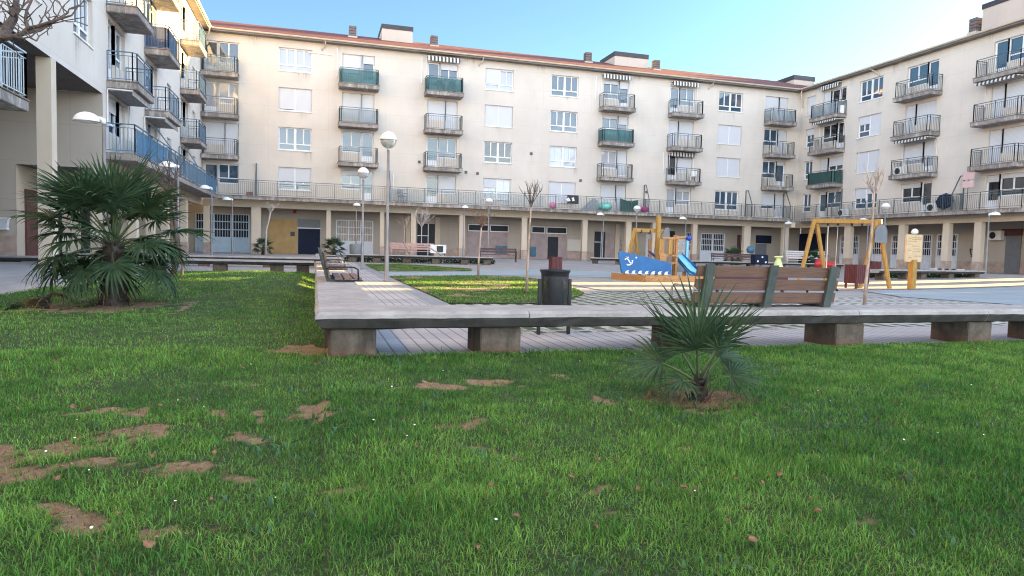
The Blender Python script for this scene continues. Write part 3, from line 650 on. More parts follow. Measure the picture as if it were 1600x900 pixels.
for i, (a, c) in enumerate(LB):
    for k in range(4): W.unit((a+c)/2+.05, k, lst[i][k][0], lst[i][k][1], lst[i][k][2])
for k in range(4): W.window(38.2, 39.2, HEAD[k]-1.5, HEAD[k], (0,), 'glass', 1); W.window(45.6, 46.6, HEAD[k]-1.5, HEAD[k], (0,), 'glass', 1)
for k in (1, 2, 3):
    W.window(24.35, 26.25, HEAD[k]-1.54, HEAD[k], (0, 0), 'glass')
    for u in (19.5, 13.0, 6.0): W.window(u, u+2.1, HEAD[k]-1.54, HEAD[k], (0, .4), 'glass')
W.wall(27.3, 49.5, 3.84, EAVE-.1); W.wall(-8, 27.3, 6.1, EAVE-.1); W.wall(-8, 17.9, 0, 6.1)
PL = [(27.285, 27.72), (32.0, 32.42), (35.2, 35.6), (38.4, 38.8), (43.6, 44.2)]
W.arcade(27.325, 49.5, PL)
W.terrace(27.5, 48.49, [[(27.56, .01), (27.56, .95), (48.45, .95)]], 'railb')
W.terrace(4.0, 18.0, [[(4.06, .95), (17.94, .95), (17.94, .01)]], 'raill')
cv = W.mb()
for a, c, m in ((28.0, 33.4, 'cblue'), (38.5, 44.0, 'cgrey2'), (45.2, 48.3, 'cblue')):
    b = W.mb(); b.poly([(a, .9, 4.15), (c, .9, 4.15), (c, .9, 5.0), (a, .9, 5.0)]); b.build('terrace_screen', m, root, fixn=False)
W.divider(34.0, 1.9, 'railb'); W.divider(41.0, 2.0, 'railb')
W.awning(27.75, 30.7, FL[1]-.32, 'awnp', .85, .12); W.awning(33.3, 36.1, FL[1]-.32, 'awnp', .85, .12)
q = W.mb(); q.tube([(48.6, .55, EAVE-.05), (48.8, .5, EAVE-.35), (49.2, .15, EAVE-.9), (49.2, .06, EAVE-1.8)], .05, 8); q.build('downpipe', 'gutter', root, True)
rf = W.roof(-8.2, 55.1); W.eaves(-8, 48.9, rf)
bk = W.mb(); bk.poly([(-8, -11, 0), (-8, -11, EAVE), (55, -11, EAVE), (55, -11, 0)]); bk.poly([(-8, 0, 0), (-8, 0, EAVE), (-8, -11, EAVE), (-8, -11, 0)]); bk.build('rear_wall', 'wall', root, fixn=False)
ps = W.mb(); ps.poly([(17.9, -.01, 6.1), (27.3, -.01, 6.1), (27.3, -11, 6.1), (17.9, -11, 6.1)]); ps.build('passage_ceiling', 'soffit', root, fixn=False)
p = W.mb(); p.box(22.45, 22.85, -.38, -.005, 0, 6.098); p.build('passage_column', 'pillar', root)
p = W.mb(); p.poly([(27.31, -.012, 3.5), (27.31, -.012, 6.1), (27.31, -11, 6.1), (27.31, -11, 3.5)]); p.poly([(27.31, -2.65, 0), (27.31, -2.65, 3.5), (27.31, -11, 3.5), (27.31, -11, 0)]); p.build('passage_wall', 'wallarc', root, fixn=False); p = W.mb(); p.poly([(17.9, 0, 0), (17.9, 0, 6.1), (17.9, -11, 6.1), (17.9, -11, 0)])
p.build('passage_wall', 'wallarc', root, fixn=False)
p = W.mb(); p.box(27.28, 27.299, -11, -2.66, 0, 1.05); p.build('passage_plinth', 'plinth', root)
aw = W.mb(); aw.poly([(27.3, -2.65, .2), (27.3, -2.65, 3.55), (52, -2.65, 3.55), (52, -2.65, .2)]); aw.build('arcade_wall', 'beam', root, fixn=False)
W.panel('entrance_door', 'brownd', 27.98, 29.3, .25, 2.7, -2.65, -2.58)
for u in (30.4, 34.0, 38.5, 42.0): W.panel('side_door', 'doord', u, u+1.1, .25, 2.6, -2.65, -2.6)
# ================================================================ ground
def pip(P, X, Y):
    ins = np.zeros(X.shape, bool); n = len(P); j = n-1
    for i in range(n):
        xi, yi = P[i]; xj, yj = P[j]
        c = ((yi > Y) != (yj > Y)) & (X < (xj-xi)*(Y-yi)/((yj-yi) or 1e-9)+xi); ins ^= c; j = i
    return ins
def vnoise(X, Y, s, seed=0):                       # smooth value noise in 0..1
    X = X*s+seed*17.3; Y = Y*s+seed*9.1; xi = np.floor(X); yi = np.floor(Y); fx = X-xi; fy = Y-yi
    fx = fx*fx*(3-2*fx); fy = fy*fy*(3-2*fy)
    h = lambda a, b: np.modf(np.abs(np.sin(a*127.1+b*311.7+seed*3.7)*43758.5453))[0]
    return (h(xi, yi)*(1-fx)+h(xi+1, yi)*fx)*(1-fy)+(h(xi, yi+1)*(1-fx)+h(xi+1, yi+1)*fx)*fy
def pavemat(name, c1, c2, pa, pb, joint=.006, jd=.35, band=None, lines=True):
    k = NB(name); P = k.sep(); f = k.ramp(k.noise(.8, 6, .65), .3, .7); f2 = k.noise(14, 5, .7)
    b = k.mix(f, c1, c2); b = k.mix(k.math('MULTIPLY', k.ramp(f2, .45, .75), .3), b, [x*.6 for x in c1])
    if band:                                        # alternating courses of two tile colours
        t = k.math('GREATER_THAN', k.math('PINGPONG', k.math('ADD', P[1], .3), band), band*.62)
        b = k.mix(k.math('MULTIPLY', t, .35), b, [c1[0]*.68, c1[1]*.69, c1[2]*.74])
        t = k.math('GREATER_THAN', k.noise(.9, 0, 0, k.scalev((1/pa*.11, 1/pb*.15, 0))), .55); b = k.mix(k.math('MULTIPLY', t, .18), b, [c1[0]*1.2, c1[1]*1.1, c1[2]*1.05])
    if lines:
        j = k.math('MAXIMUM', k.line(P[0], pa, joint*2), k.line(P[1], pb, joint)); b = k.mix(k.math('MULTIPLY', j, jd), b, [x*.25 for x in c1])
        k.bump(k.math('MULTIPLY', j, -1.0), .4, .006)
    k.col(b); k.rough(.8); return k.m
MT['pave'] = pavemat('plaza_tiles', (.29, .26, .25), (.36, .33, .315), .4, .4, .008, .55)
MT['strip'] = pavemat('ribbed_paving_tiles', (.37, .345, .35), (.46, .43, .43), .15, .45, .009, .78, 1.2)
MT['border'] = pavemat('blue_grey_border_slabs', (.22, .225, .24), (.29, .29, .31), .35, .6, .006, .4)
MT['bluepave'] = pavemat('pale_blue_paving', (.27, .315, .345), (.325, .37, .40), 1.2, 1.2, .006, .3)
MT['tealpave'] = pavemat('pale_teal_paving', (.27, .325, .315), (.33, .385, .375), 1.2, 1.2, .006, .2)
def sandmat():
    k = NB('trodden_sand'); f = k.ramp(k.noise(.9, 6, .7, k.scalev((.5, 1.6, 1))), .32, .68); f2 = k.ramp(k.noise(20, 4, .8), .45, .7)
    b = k.mix(f, (.30, .255, .23), (.39, .34, .31)); b = k.mix(k.math('MULTIPLY', f2, .35), b, (.24, .18, .14)); k.col(b); k.rough(.95); k.bump(k.noise(25, 5, .7), .5, .03); return k.m
MT['sand'] = sandmat()
def lattmat():
    k = NB('grass_grid_pavers'); P = k.sep()
    row = k.math('FLOOR', k.math('DIVIDE', P[1], .46)); x = k.math('ADD', P[0], k.math('MULTIPLY', row, .0))
    u = k.math('PINGPONG', x, .16); v = k.math('PINGPONG', P[1], .23)
    wob = k.math('MULTIPLY', k.math('SUBTRACT', k.noise(9, 4, .7), .5), .045)
    cell = k.math('MULTIPLY', k.math('GREATER_THAN', k.math('ADD', u, wob), .085), k.math('GREATER_THAN', k.math('ADD', v, wob), .05))
    g = k.mix(k.noise(12, 4, .7), (.022, .036, .018), (.075, .085, .045))
    left = k.ramp(k.math('ADD', P[0], k.math('MULTIPLY', k.noise(.7, 4), 3.0)), 8.5, 12.5)
    cn = k.mix(k.ramp(k.noise(3, 5, .7), .3, .7), (.42, .395, .37), (.54, .51, .48))
    cn = k.mix(k.math('MULTIPLY', k.math('SUBTRACT', 1.0, left), k.ramp(k.noise(6, 5, .7), .38, .58, 0, .8)), cn, (.10, .125, .055))
    k.col(k.mix(cell, cn, g)); k.rough(.9); k.bump(k.math('ADD', k.math('MULTIPLY', cell, -1.0), k.math('MULTIPLY', k.noise(40, 3), .4)), .6, .02); return k.m
MT['lattice'] = lattmat()
def sheet(name, pts, m, dz, sub=0):
    bm = bmesh.new(); vs = [bm.verts.new((x, y, 0)) for x, y in pts]; bm.faces.new(vs)
    if sub:
        bmesh.ops.subdivide_edges(bm, edges=bm.edges[:], cuts=sub)
    bmesh.ops.triangulate(bm, faces=bm.faces[:])
    for v in bm.verts: v.co.z = zg(v.co.x, v.co.y)+dz
    bmesh.ops.recalc_face_normals(bm, faces=bm.faces[:])
    for f in bm.faces:
        if f.normal.z < 0: f.normal_flip()
    me = bpy.data.meshes.new(name); bm.to_mesh(me); bm.free(); me.materials.append(MT[m]); o = bpy.data.objects.new(name, me); C.objects.link(o)
    return tag(o, kind='structure')
def gridmesh(name, xs, ys, zf, m, keep=None):
    X, Y = np.meshgrid(xs, ys); Z = zf(X, Y); nx = len(xs)
    idx = np.arange(X.size).reshape(X.shape); q = np.stack([idx[:-1, :-1], idx[:-1, 1:], idx[1:, 1:], idx[1:, :-1]], -1).reshape(-1, 4)
    if keep is not None:
        cx = (X[:-1, :-1]+X[1:, 1:])/2; cyy = (Y[:-1, :-1]+Y[1:, 1:])/2; q = q[keep(cx, cyy).ravel()]
        used = np.unique(q); mp = -np.ones(X.size, int); mp[used] = np.arange(len(used)); q = mp[q]
        co = np.stack([X.ravel()[used], Y.ravel()[used], Z.ravel()[used]], -1)
    else: co = np.stack([X.ravel(), Y.ravel(), Z.ravel()], -1)
    me = bpy.data.meshes.new(name); me.from_pydata(co.tolist(), [], q.tolist()); me.materials.append(MT[m])
    me.polygons.foreach_set('use_smooth', [True]*len(me.polygons)); o = bpy.data.objects.new(name, me); C.objects.link(o); return o, co
zgv = lambda X, Y: np.maximum(np.maximum(.25*sstep(32, 46, Y), .27*sstep(18, 37, X)), .25*sstep(-4.6, -6.6, X)*sstep(8, 14, Y))
b = MB(); b.poly([(-900, -900, -.35), (900, -900, -.35), (900, 900, -.35), (-900, 900, -.35)]); tag(b.build('ground', 'pave', fixn=False), kind='structure')
o, _ = gridmesh('plaza', np.arange(-46, 62.1, 1.0), np.arange(-30, 62.1, 1.0), lambda X, Y: zgv(X, Y)-.006, 'pave'); tag(o, kind='structure')
lawn3 = [(2.36, 12.3), (4.6, 12.4), (6.2, 15.2), (7.0, 18.2), (7.4, 22.0), (7.1, 24.3), (5.9, 24.5), (2.42, 23.1)]
lawn2 = [(2.42, 27.7), (2.46, 35.5), (4.3, 36.3), (6.0, 34.6), (7.2, 32.0), (6.6, 29.3), (3.2, 27.8)]
strip = [(.62, y) for y in (6.6, 20, 30, 36, 42)]; 
pp = MB()
ys = [8.0, 20, 31, 33, 35, 37, 39, 41, 43]
for a, c in zip(ys, ys[1:]):
    pp.poly([(.5, a, zg(0, a)+.004), (2.0, a, zg(0, a)+.004), (2.0, c, zg(0, c)+.004), (.5, c, zg(0, c)+.004)])
tag(pp.build('path', 'strip', fixn=False), kind='structure')
pp = MB()
for a, c in zip(ys, ys[1:]): pp.poly([(2.0, a, zg(0, a)+.004), (2.36, a, zg(0, a)+.004), (2.36, c, zg(0, c)+.004), (2.0, c, zg(0, c)+.004)])
tag(pp.build('path_border', 'border', fixn=False), kind='structure')
sheet('path', [(.14, 6.3), (17, 6.75), (17, 8.6), (11.5, 8.4), (2.36, 7.99), (.14, 7.99)], 'strip', .004)
sheet('grass_paver_path', [(2.36, 8.0), (11.5, 8.41), (17, 8.62), (16.4, 11.0), (15.9, 12.6), (15.1, 14.6), (13, 14.7), (10.5, 16.2), (9.2, 16.1), (7, 16.2), (6.2, 15.2), (4.6, 12.4), (2.36, 12.3)], 'lattice', .004)
sheet('path', [(2.4, 23.3), (6, 24.75), (9, 25.5), (12, 26.3), (12.4, 29), (7, 29.2), (3.1, 27.5), (2.4, 27.4)], 'bluepave', .008)
sheet('path', [(8.9, 25.4), (10.6, 24.6), (15, 27.5), (15, 31.5), (11, 33), (7.4, 31.4), (7.0, 29.25), (12.3, 29.05)], 'tealpave', .004)
sheet('sand_path', [(7.3, 16.3), (9.2, 16.3), (10.6, 17.0), (14.2, 17.2), (17, 17.9), (20, 18.5), (27, 19.9), (29, 22), (26, 24.5), (20, 24.5), (15, 26), (10.6, 24.4), (8.3, 24.0), (7.45, 22)], 'sand', .006, 2)
sheet('blue_path', [(15.2, 14.7), (16.0, 12.6), (16.5, 11.0), (17.1, 8.7), (30, 9), (36, 14), (36, 19.9), (27, 19.3), (20, 18.3), (16.3, 17.4)], 'bluepave', .01, 3)
# ---------------------------------------------------------------- lawn
LP = [(-16, 12.3), (-5.7, 15), (-4.8, 15.7), (-4.0, 24.25), (.10, 24.25), (.10, 6.36), (18, 6.86), (18, -6), (-16, -6)]
def gp(x, y): p = G(x, y); return float(p[0]), float(p[1])
BARE = [(gp(x, y), rx, ry, s) for x, y, rx, ry, s in ((497, 652, .23, .17, 1), (560, 652, .14, .13, .95), (688, 616, .22, .19, .9), (760, 611, .19, .22, 1), (175, 694, .24, .18, 1), (55, 722, .30, .22, 1), (60, 748, .34, .2, .9), (395, 686, .18, .15, .95),
  (285, 610, .13, .2, .8), (393, 609, .09, .12, .9), (135, 650, .11, .15, .9), (190, 655, .14, .12, .7), (110, 832, .17, .12, .8), (170, 850, .22, .14, .8), (1085, 632, .42, .30, 1.0), (165, 486, 1.35, 1.1, .95), (478, 549, .32, .5, 1), (510, 500, .14, 1.0, .7),
  (892, 757, .07, .06, .8), (577, 776, .11, .09, .8), (335, 660, .12, .16, .7), (730, 677, .11, .12, .7), (862, 597, .12, .2, .7), (415, 640, .09, .15, .7), (1335, 800, .12, .09, .4), (740, 716, .08, .09, .5), (970, 792, .06, .05, .5), (350, 760, .2, .12, .5),
  (240, 742, .22, .1, .6), (950, 628, .14, .2, .5), (1090, 715, .1, .1, .35), (700, 690, .1, .12, .4), (30, 600, .2, .2, .4), (500, 560, .2, .3, .6), (945, 690, .12, .1, .45))]
def bare(X, Y):
    n = vnoise(X, Y, 6, 3)*.4+vnoise(X, Y, 17, 4)*.35+vnoise(X, Y, 41, 7)*.25; m = np.zeros_like(X)
    wx = X+.34*(vnoise(X, Y, 3.1, 71)-.5)+.16*(vnoise(X, Y, 8.3, 72)-.5); wy = Y+.34*(vnoise(X, Y, 3.1, 73)-.5)+.16*(vnoise(X, Y, 8.3, 74)-.5)
    for (cx, cyy), rx, ry, s in BARE:
        d = np.sqrt(((wx-cx)/rx)**2+((wy-cyy)/ry)**2); m = np.maximum(m, s*(1-sstep(.1, 1.0, d*1.02+(n-.5)*2.3)))
    return m
def lawnz(X, Y):
    z = .012+.02*(vnoise(X, Y, .7, 1)-.2)+.018*vnoise(X, Y, 2.6, 2)+.012*vnoise(X, Y, 7, 5)
    z += .27*np.exp(-(((X+1.5)/2.2)**2+((Y-17.5)/4.2)**2))
    z *= sstep(6.9, 6.2, Y)*(X > .05)+(X <= .05)*(.25+.75*sstep(.1, -.6, X))
    b_ = bare(X, Y); return z-.008*b_+.03*b_*(vnoise(X, Y, 8, 81)*.6+vnoise(X, Y, 19, 82)*.4-.2)
def soilmat():
    k = NB('lawn_soil'); at = k.n.new('ShaderNodeAttribute'); at.attribute_name = 'bare'; f = k.ramp(k.noise(11, 6, .75), .3, .7); f2 = k.ramp(k.noise(45, 5, .8), .4, .7)
    soil = k.mix(f, (.235, .138, .08), (.38, .245, .15)); soil = k.mix(k.math('MULTIPLY', f2, .6), soil, (.12, .08, .055))
    gr = k.mix(f, (.022, .050, .010), (.045, .070, .018)); k.col(k.mix(k.ramp(at.outputs['Fac'], .15, .5), gr, soil)); k.rough(.95); k.bump(k.noise(60, 6, .8), .9, .02); return k.m
MT['soil'] = soilmat()
o, co = gridmesh('lawn', np.unique(np.round(np.concatenate([np.arange(-16, -3.4, .2), np.arange(-3.4, 4.6, .045), np.arange(4.6, 18.01, .2)]), 4)), np.unique(np.round(np.concatenate([np.arange(-6, 1.6, .4), np.arange(1.6, 6.4, .045), np.arange(6.4, 24.31, .12)]), 4)), lawnz, 'soil', lambda x, y: pip(LP, x, y))
at = o.data.attributes.new('bare', 'FLOAT', 'POINT'); at.data.foreach_set('value', bare(co[:, 0], co[:, 1]).astype(np.float32)); tag(o, kind='structure')
for i, P in enumerate((lawn3, lawn2)):
    xs = np.array(P)[:, 0]; yy = np.array(P)[:, 1]
    o, co = gridmesh('lawn', np.arange(xs.min()-.1, xs.max()+.2, .12), np.arange(yy.min()-.1, yy.max()+.2, .12), lambda X, Y: zgv(X, Y)+.012+.012*vnoise(X, Y, 2, 6), 'soil', lambda x, y: pip(P, x, y))
    bb = .75*sstep(.5, .72, vnoise(co[:, 0], co[:, 1], 1.1, 12)*.6+vnoise(co[:, 0], co[:, 1], 4, 13)*.4); 
    a_ = o.data.attributes.new('bare', 'FLOAT', 'POINT'); a_.data.foreach_set('value', bb.astype(np.float32)); tag(o, kind='structure')
def grassmat():
    k = NB('grass_blades'); at = k.n.new('ShaderNodeAttribute'); at.attribute_name = 'tint'; k.lk(at.outputs['Color'], k.b.inputs['Base Color']); k.rough(.55); k.b.inputs['Specular IOR Level'].default_value = .25
    tr = k.n.new('ShaderNodeBsdfTranslucent'); k.lk(at.outputs['Color'], tr.inputs[0]); mx = k.n.new('ShaderNodeMixShader'); mx.inputs[0].default_value = .38
    k.lk(k.b.outputs[0], mx.inputs[1]); k.lk(tr.outputs[0], mx.inputs[2]); k.lk(mx.outputs[0], k.out.inputs[0]); return k.m
MT['grass'] = grassmat()
def blades(name, x, y, z, h, wd, col, lean=.5, m='grass'):
    n = len(x); a = RNG.uniform(0, 2*np.pi, n); la = a+RNG.normal(0, .8, n)+np.pi/2; L = h*lean*RNG.uniform(.2, 1.5, n)
    hh = np.sqrt(np.maximum(h*h-(L*.8)**2, (h*.35)**2)); ca, sa = np.cos(a)*wd/2, np.sin(a)*wd/2; lx, ly = np.cos(la)*L, np.sin(la)*L
    V = np.zeros((n, 5, 3), np.float32)
    V[:, 0] = np.stack([x-ca, y-sa, z-.004], -1); V[:, 1] = np.stack([x+ca, y+sa, z-.004], -1)
    V[:, 2] = np.stack([x-ca*.75+lx*.35, y-sa*.75+ly*.35, z+hh*.6], -1); V[:, 3] = np.stack([x+ca*.75+lx*.35, y+sa*.75+ly*.35, z+hh*.6], -1)
    V[:, 4] = np.stack([x+lx, y+ly, z+hh], -1)
    me = bpy.data.meshes.new(name); me.vertices.add(n*5); me.vertices.foreach_set('co', V.ravel())
    i0 = np.arange(n)*5; lp = np.stack([i0, i0+1, i0+3, i0+2, i0+2, i0+3, i0+4], -1).ravel().astype(np.int32)
    me.loops.add(n*7); me.loops.foreach_set('vertex_index', lp); me.polygons.add(n*2)
    st = np.stack([np.arange(n)*7, np.arange(n)*7+4], -1).ravel().astype(np.int32); me.polygons.foreach_set('loop_start', st)
    me.update(calc_edges=True); me.validate()
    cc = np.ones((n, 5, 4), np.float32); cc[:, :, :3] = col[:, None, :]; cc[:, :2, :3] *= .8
    a_ = me.color_attributes.new('tint', 'FLOAT_COLOR', 'POINT'); a_.data.foreach_set('color', cc.ravel())
    me.materials.append(MT[m]); o = bpy.data.objects.new(name, me); C.objects.link(o); return tag(o, kind='stuff')
def tints(x, y, n):
    t = sstep(.15, .85, vnoise(x, y, .6, 21)*.35+vnoise(x, y, 2.4, 22)*.3+vnoise(x, y, 7, 23)*.35); r = RNG.uniform(0, 1, n)
    c = np.outer(1-t, [.056, .175, .030])+np.outer(t, [.182, .360, .068]); c *= RNG.uniform(.5, 1.55, n)[:, None]
    k_ = (RNG.uniform(0, 1, n) < .55*sstep(.08, .6, bare(x, y))); c[k_] = np.array([.30, .235, .11])*RNG.uniform(.6, 1.2, k_.sum())[:, None]
    d = r > .95; c[d] = np.array([.26, .21, .09])*RNG.uniform(.6, 1.2, d.sum())[:, None]; d = (r < .1); c[d] *= np.array([1.5, 1.2, 1.1]); return c
def scatter(P, x0, x1, y0, y1, dens, n0):
    """random points of a lawn, thinned by dens(x, y) in 0..1"""
    x = RNG.uniform(x0, x1, n0); y = RNG.uniform(y0, y1, n0); k = pip(P, x, y); x, y = x[k], y[k]; k = RNG.uniform(0, 1, len(x)) < dens(x, y); return x[k], y[k]
def infr(x, y, mrg):
    X = np.stack([x, y, np.full_like(x, -HE)], -1) @ MC.T; return (X[:, 2] > .5) & (np.abs(X[:, 0]) < X[:, 2]*.75+mrg) & (X[:, 1] < X[:, 2]*.46+mrg)
def dn(x, y):
    b_ = bare(x, y); f = (1-sstep(.04, .95, b_)*.88)*(.55+.45*vnoise(x, y, 3.5, 31)); return f*np.where(infr(x, y, .4), 1, np.where(infr(x, y, 3.2), .5, .15))
xs_, ys_, hs, wsd = [], [], [], []
for (y0, y1, x0, x1, per) in ((1.0, 3.2, -4.2, 7.4, 15000), (3.2, 4.8, -6, 11, 9000), (4.8, 7.0, -7, 12, 5200), (7.0, 10.5, -9, .1, 1700), (10.5, 16, -13, .1, 950), (16, 24.3, -5, .1, 650), (-3, 1.0, -4, 5, 500), (3.2, 7, 9, 16, 500)):
    x, y = scatter(LP, x0, x1, y0, y1, dn, int((y1-y0)*(x1-x0)*per)); d = np.hypot(x, y); n = len(x)
    cl = vnoise(x, y, 4.5, 41)*.6+vnoise(x, y, 1.1, 42)*.4
    h = (.012+.046*cl**1.3)*RNG.uniform(.6, 1.35, n)*(1-.55*sstep(.05, .5, bare(x, y))); tall = RNG.uniform(0, 1, n) > .985; h[tall] *= 1.7
    xs_.append(x); ys_.append(y); hs.append(h); wsd.append((.0019+.00062*d)*RNG.uniform(.7, 1.3, n))
x, y, h, wd = map(np.concatenate, (xs_, ys_, hs, wsd))
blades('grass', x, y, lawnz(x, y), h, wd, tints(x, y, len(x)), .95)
for P in (lawn3, lawn2):
    A = np.array(P); f = lambda x, y: 1-sstep(.45, .7, vnoise(x, y, 1.1, 12)*.6+vnoise(x, y, 4, 13)*.4)*.9
    x, y = scatter(P, A[:, 0].min(), A[:, 0].max(), A[:, 1].min(), A[:, 1].max(), f, 60000 if P is lawn3 else 34000); n = len(x)
    blades('grass', x, y, zgv(x, y)+.012, RNG.uniform(.02, .06, n), RNG.uniform(.010, .018, n), tints(x, y, n)*np.array([1.0, .85, 1.0]), .8)
# loose crumbs of soil in the worn patches
x, y = scatter(LP, -3.6, 4, 1.8, 6.3, lambda x, y: sstep(.3, .8, bare(x, y))*infr(x, y, .1), 60000); n = len(x)
V = RNG.normal(0, 1, (n, 4, 3)); V /= np.linalg.norm(V, axis=2)[:, :, None]; V *= (RNG.gamma(2, .0026, n)+.0012)[:, None, None]; V[:, :, 0] += x[:, None]; V[:, :, 1] += y[:, None]; V[:, :, 2] = V[:, :, 2]*.6+(lawnz(x, y)+.002)[:, None]
F = (np.arange(n)[:, None, None]*4+np.array([[0, 1, 2], [0, 2, 3], [0, 3, 1], [1, 3, 2]])[None]).reshape(-1, 3)
me = bpy.data.meshes.new('soil_crumbs'); me.from_pydata(V.reshape(-1, 3).tolist(), [], F.tolist()); MT['crumb'] = mat('soil_crumb', (.27, .165, .095), .95, .45, 160); me.materials.append(MT['crumb'])
o = bpy.data.objects.new('soil_crumbs', me); C.objects.link(o); tag(o, kind='stuff')
# broad-leaved weeds, daisies and dead leaves lying in the near grass
x, y = scatter(LP, -3, 5.5, 1.8, 6.2, lambda x, y: sstep(.55, .7, vnoise(x, y, 2.2, 51))*.9*infr(x, y, .2), 9000); n = len(x)
t = RNG.uniform(.7, 1.3, n)[:, None]; blades('clover', x, y, lawnz(x, y)+.012, RNG.uniform(.025, .05, n), RNG.uniform(.010, .02, n), np.array([.075, .16, .075])*t, 1.2)
MT['daisy'] = mat('white_petals', (.80, .80, .78), .6, 0); MT['deadleaf'] = mat('dead_leaf', (.17, .085, .045), .8, .4, 40)
b = MB()
x, y = scatter(LP, -3.5, 7, 2.2, 6.3, lambda x, y: .25+.75*(vnoise(x, y, 1.6, 61) > .6), 300)
for px_, py_ in zip(x, y):
    z = float(lawnz(np.array([px_]), np.array([py_]))[0])+random.uniform(.035, .06); r = random.uniform(.003, .006); tl = random.uniform(-.5, .5)
    b.poly([(px_+r*math.cos(a), py_+r*math.sin(a), z+r*math.sin(a)*tl) for a in (k*math.pi/4 for k in range(8))])
tag(b.build('daisies', 'daisy', fixn=False), kind='stuff')
b = MB()
for px_, py_ in ((232, 880), (745, 886), (430, 540), (330, 800), (860, 700), (1130, 690), (650, 720), (405, 520), (375, 522), (840, 560), (90, 770), (985, 660), (540, 830))+tuple((random.uniform(20, 1580), random.uniform(575, 880)) for _ in range(45)):
    X0, Y0 = gp(px_, py_); z = float(lawnz(np.array([X0]), np.array([Y0]))[0])+.035; r = random.uniform(.008, .024); a0 = random.uniform(0, 6)
    q = [(X0+r*math.cos(a0+a)*(1 if i % 2 else .6), Y0+r*math.sin(a0+a)*.7, z+random.uniform(-.006, .014)) for i, a in enumerate(k*math.pi/3 for k in range(6))]
    b.prism(q, (0, 0, .002))
tag(b.build('fallen_leaves', 'deadleaf', fixn=False), kind='stuff')
# ================================================================ concrete benches
def bench_run(label, p0, p1, wd=.66, zt=.44, zf=None, joints=2.0, piers=None, mitre0=0, mitre1=0, group=None, pl=.42, front=1):
    """low concrete bench from p0 to p1 (front edge line), its width to the left of the direction"""
    p0 = Vector((*p0, 0)); p1 = Vector((*p1, 0)); L = (p1-p0).length; d = (p1-p0).normalized(); s = Vector((-d.y, d.x, 0))*front
    z0 = zg(p0.x, p0.y) if zf is None else zf
    t = thing('concrete_bench', label, 'bench', (p0.x, p0.y, z0), 0, group)
    f = lambda u, v, z: tuple(d*u+s*v+Vector((0, 0, z)))
    n = max(1, round(L/joints)); cuts = [L*k/n for k in range(n+1)]
    prof = [(.09, zt-.165), (.045, zt-.15), (.008, zt-.082), (.0, zt-.06), (.006, zt-.026), (.035, zt), (wd-.035, zt), (wd-.006, zt-.026), (wd, zt-.06), (wd-.008, zt-.082), (wd-.045, zt-.15), (wd-.09, zt-.165)]
    for k in range(n):
        a, c = cuts[k]+.004, cuts[k+1]-.004; b = MB()
        rj = random.Random(k*13+int(L*10)); ns = 14 if L > 12 else 3; rings = []; m_ = len(prof)
        for q in range(ns+1):
            u = a+(c-a)*q/ns; pr_ = []
            for i_, (v, z) in enumerate(prof):
                dv, dz = rj.gauss(0, .0022), rj.gauss(0, .0022)
                if i_ in (2, 3, 4) and rj.random() < .07: dv += rj.uniform(.006, .02)
                if i_ in (4, 5) and rj.random() < .05: dz -= rj.uniform(.004, .012)
                pr_.append(b.addv(f(u+(mitre0*v if k == 0 and q == 0 else 0)+(mitre1*v if k == n-1 and q == ns else 0), v+dv, z+dz)))
            rings.append(pr_)
        for q in range(ns):
            ia_, ic_ = rings[q], rings[q+1]
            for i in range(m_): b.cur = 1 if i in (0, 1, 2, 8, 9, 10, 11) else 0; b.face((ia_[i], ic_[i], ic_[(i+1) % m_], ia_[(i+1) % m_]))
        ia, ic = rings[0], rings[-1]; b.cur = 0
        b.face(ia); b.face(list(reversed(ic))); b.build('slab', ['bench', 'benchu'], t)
    for u in (piers if piers is not None else [c for c in cuts]):
        u = min(max(u, pl/2+.12), L-pl/2-.12); b = MB(); 
        i = [f(u+x*pl/2, y, z) for x, y, z in ((-1, .10, -.05), (1, .10, -.05), (1, wd-.10, -.05), (-1, wd-.10, -.05), (-1, .10, zt-.167), (1, .10, zt-.167), (1, wd-.10, zt-.167), (-1, wd-.10, zt-.167))]
        ii = [b.addv(q) for q in i]
        for q in ((0, 3, 2, 1), (4, 5, 6, 7), (0, 1, 5, 4), (1, 2, 6, 5), (2, 3, 7, 6), (3, 0, 4, 7)): b.face([ii[k] for k in q])
        b.build('pier', 'pier', t, bevel=.01)
    return t
PF = [.345, 1.745, 3.88, 5.98, 8.0, 9.38, 11.3, 13.2]
bench_run('long weathered concrete bench across the front, behind the small palm', (0, 6.22), (14.0, 6.60), .72, .445, 0, 2.0, PF, mitre0=1, pl=.41)
bench_run('concrete bench running away from the camera along the walkway, carrying three wooden seats', (0, 24.3), (0, 6.235), .65, .445, 0, 2.0, [.6, 3, 5.5, 8, 10.5, 13, 15.5, 17], mitre1=-1, pl=.4, front=1)
bench_run('concrete bench closing the far end of the left lawn, nearer of two parallel ones', (-9.4, 24.35), (-.03, 24.4), .62, .44, 0, 2.3, [.3, 2.6, 6.35, 8.15, 9], pl=.42)
bench_run('concrete bench behind the lawn on the left, farther of two parallel ones', (-9.4, 30.2), (.6, 30.2), .6, .44, 0.0, 2.5, pl=.4)
bench_run('concrete bench beyond the crossing, farther stretch along the walkway', (0, 40.5), (0, 30.9), .6, .44, .03, 2.4, pl=.4)
bench_run('very long thin concrete bench in front of the far hedge', (1.6, 37.6), (9.6, 37.1), .5, .43, .10, 1.6, pl=.42)
bench_run('short concrete bench before the dark entrance, left of the boat', (17.3, 41.6), (20.4, 39.8), .6, .43, .16, 1.5, pl=.35)
bench_run('concrete bench behind the slide and the litter of toys, under the far palms', (22.5, 38.0), (33.5, 37.2), .6, .43, .14, 2.2, pl=.4)
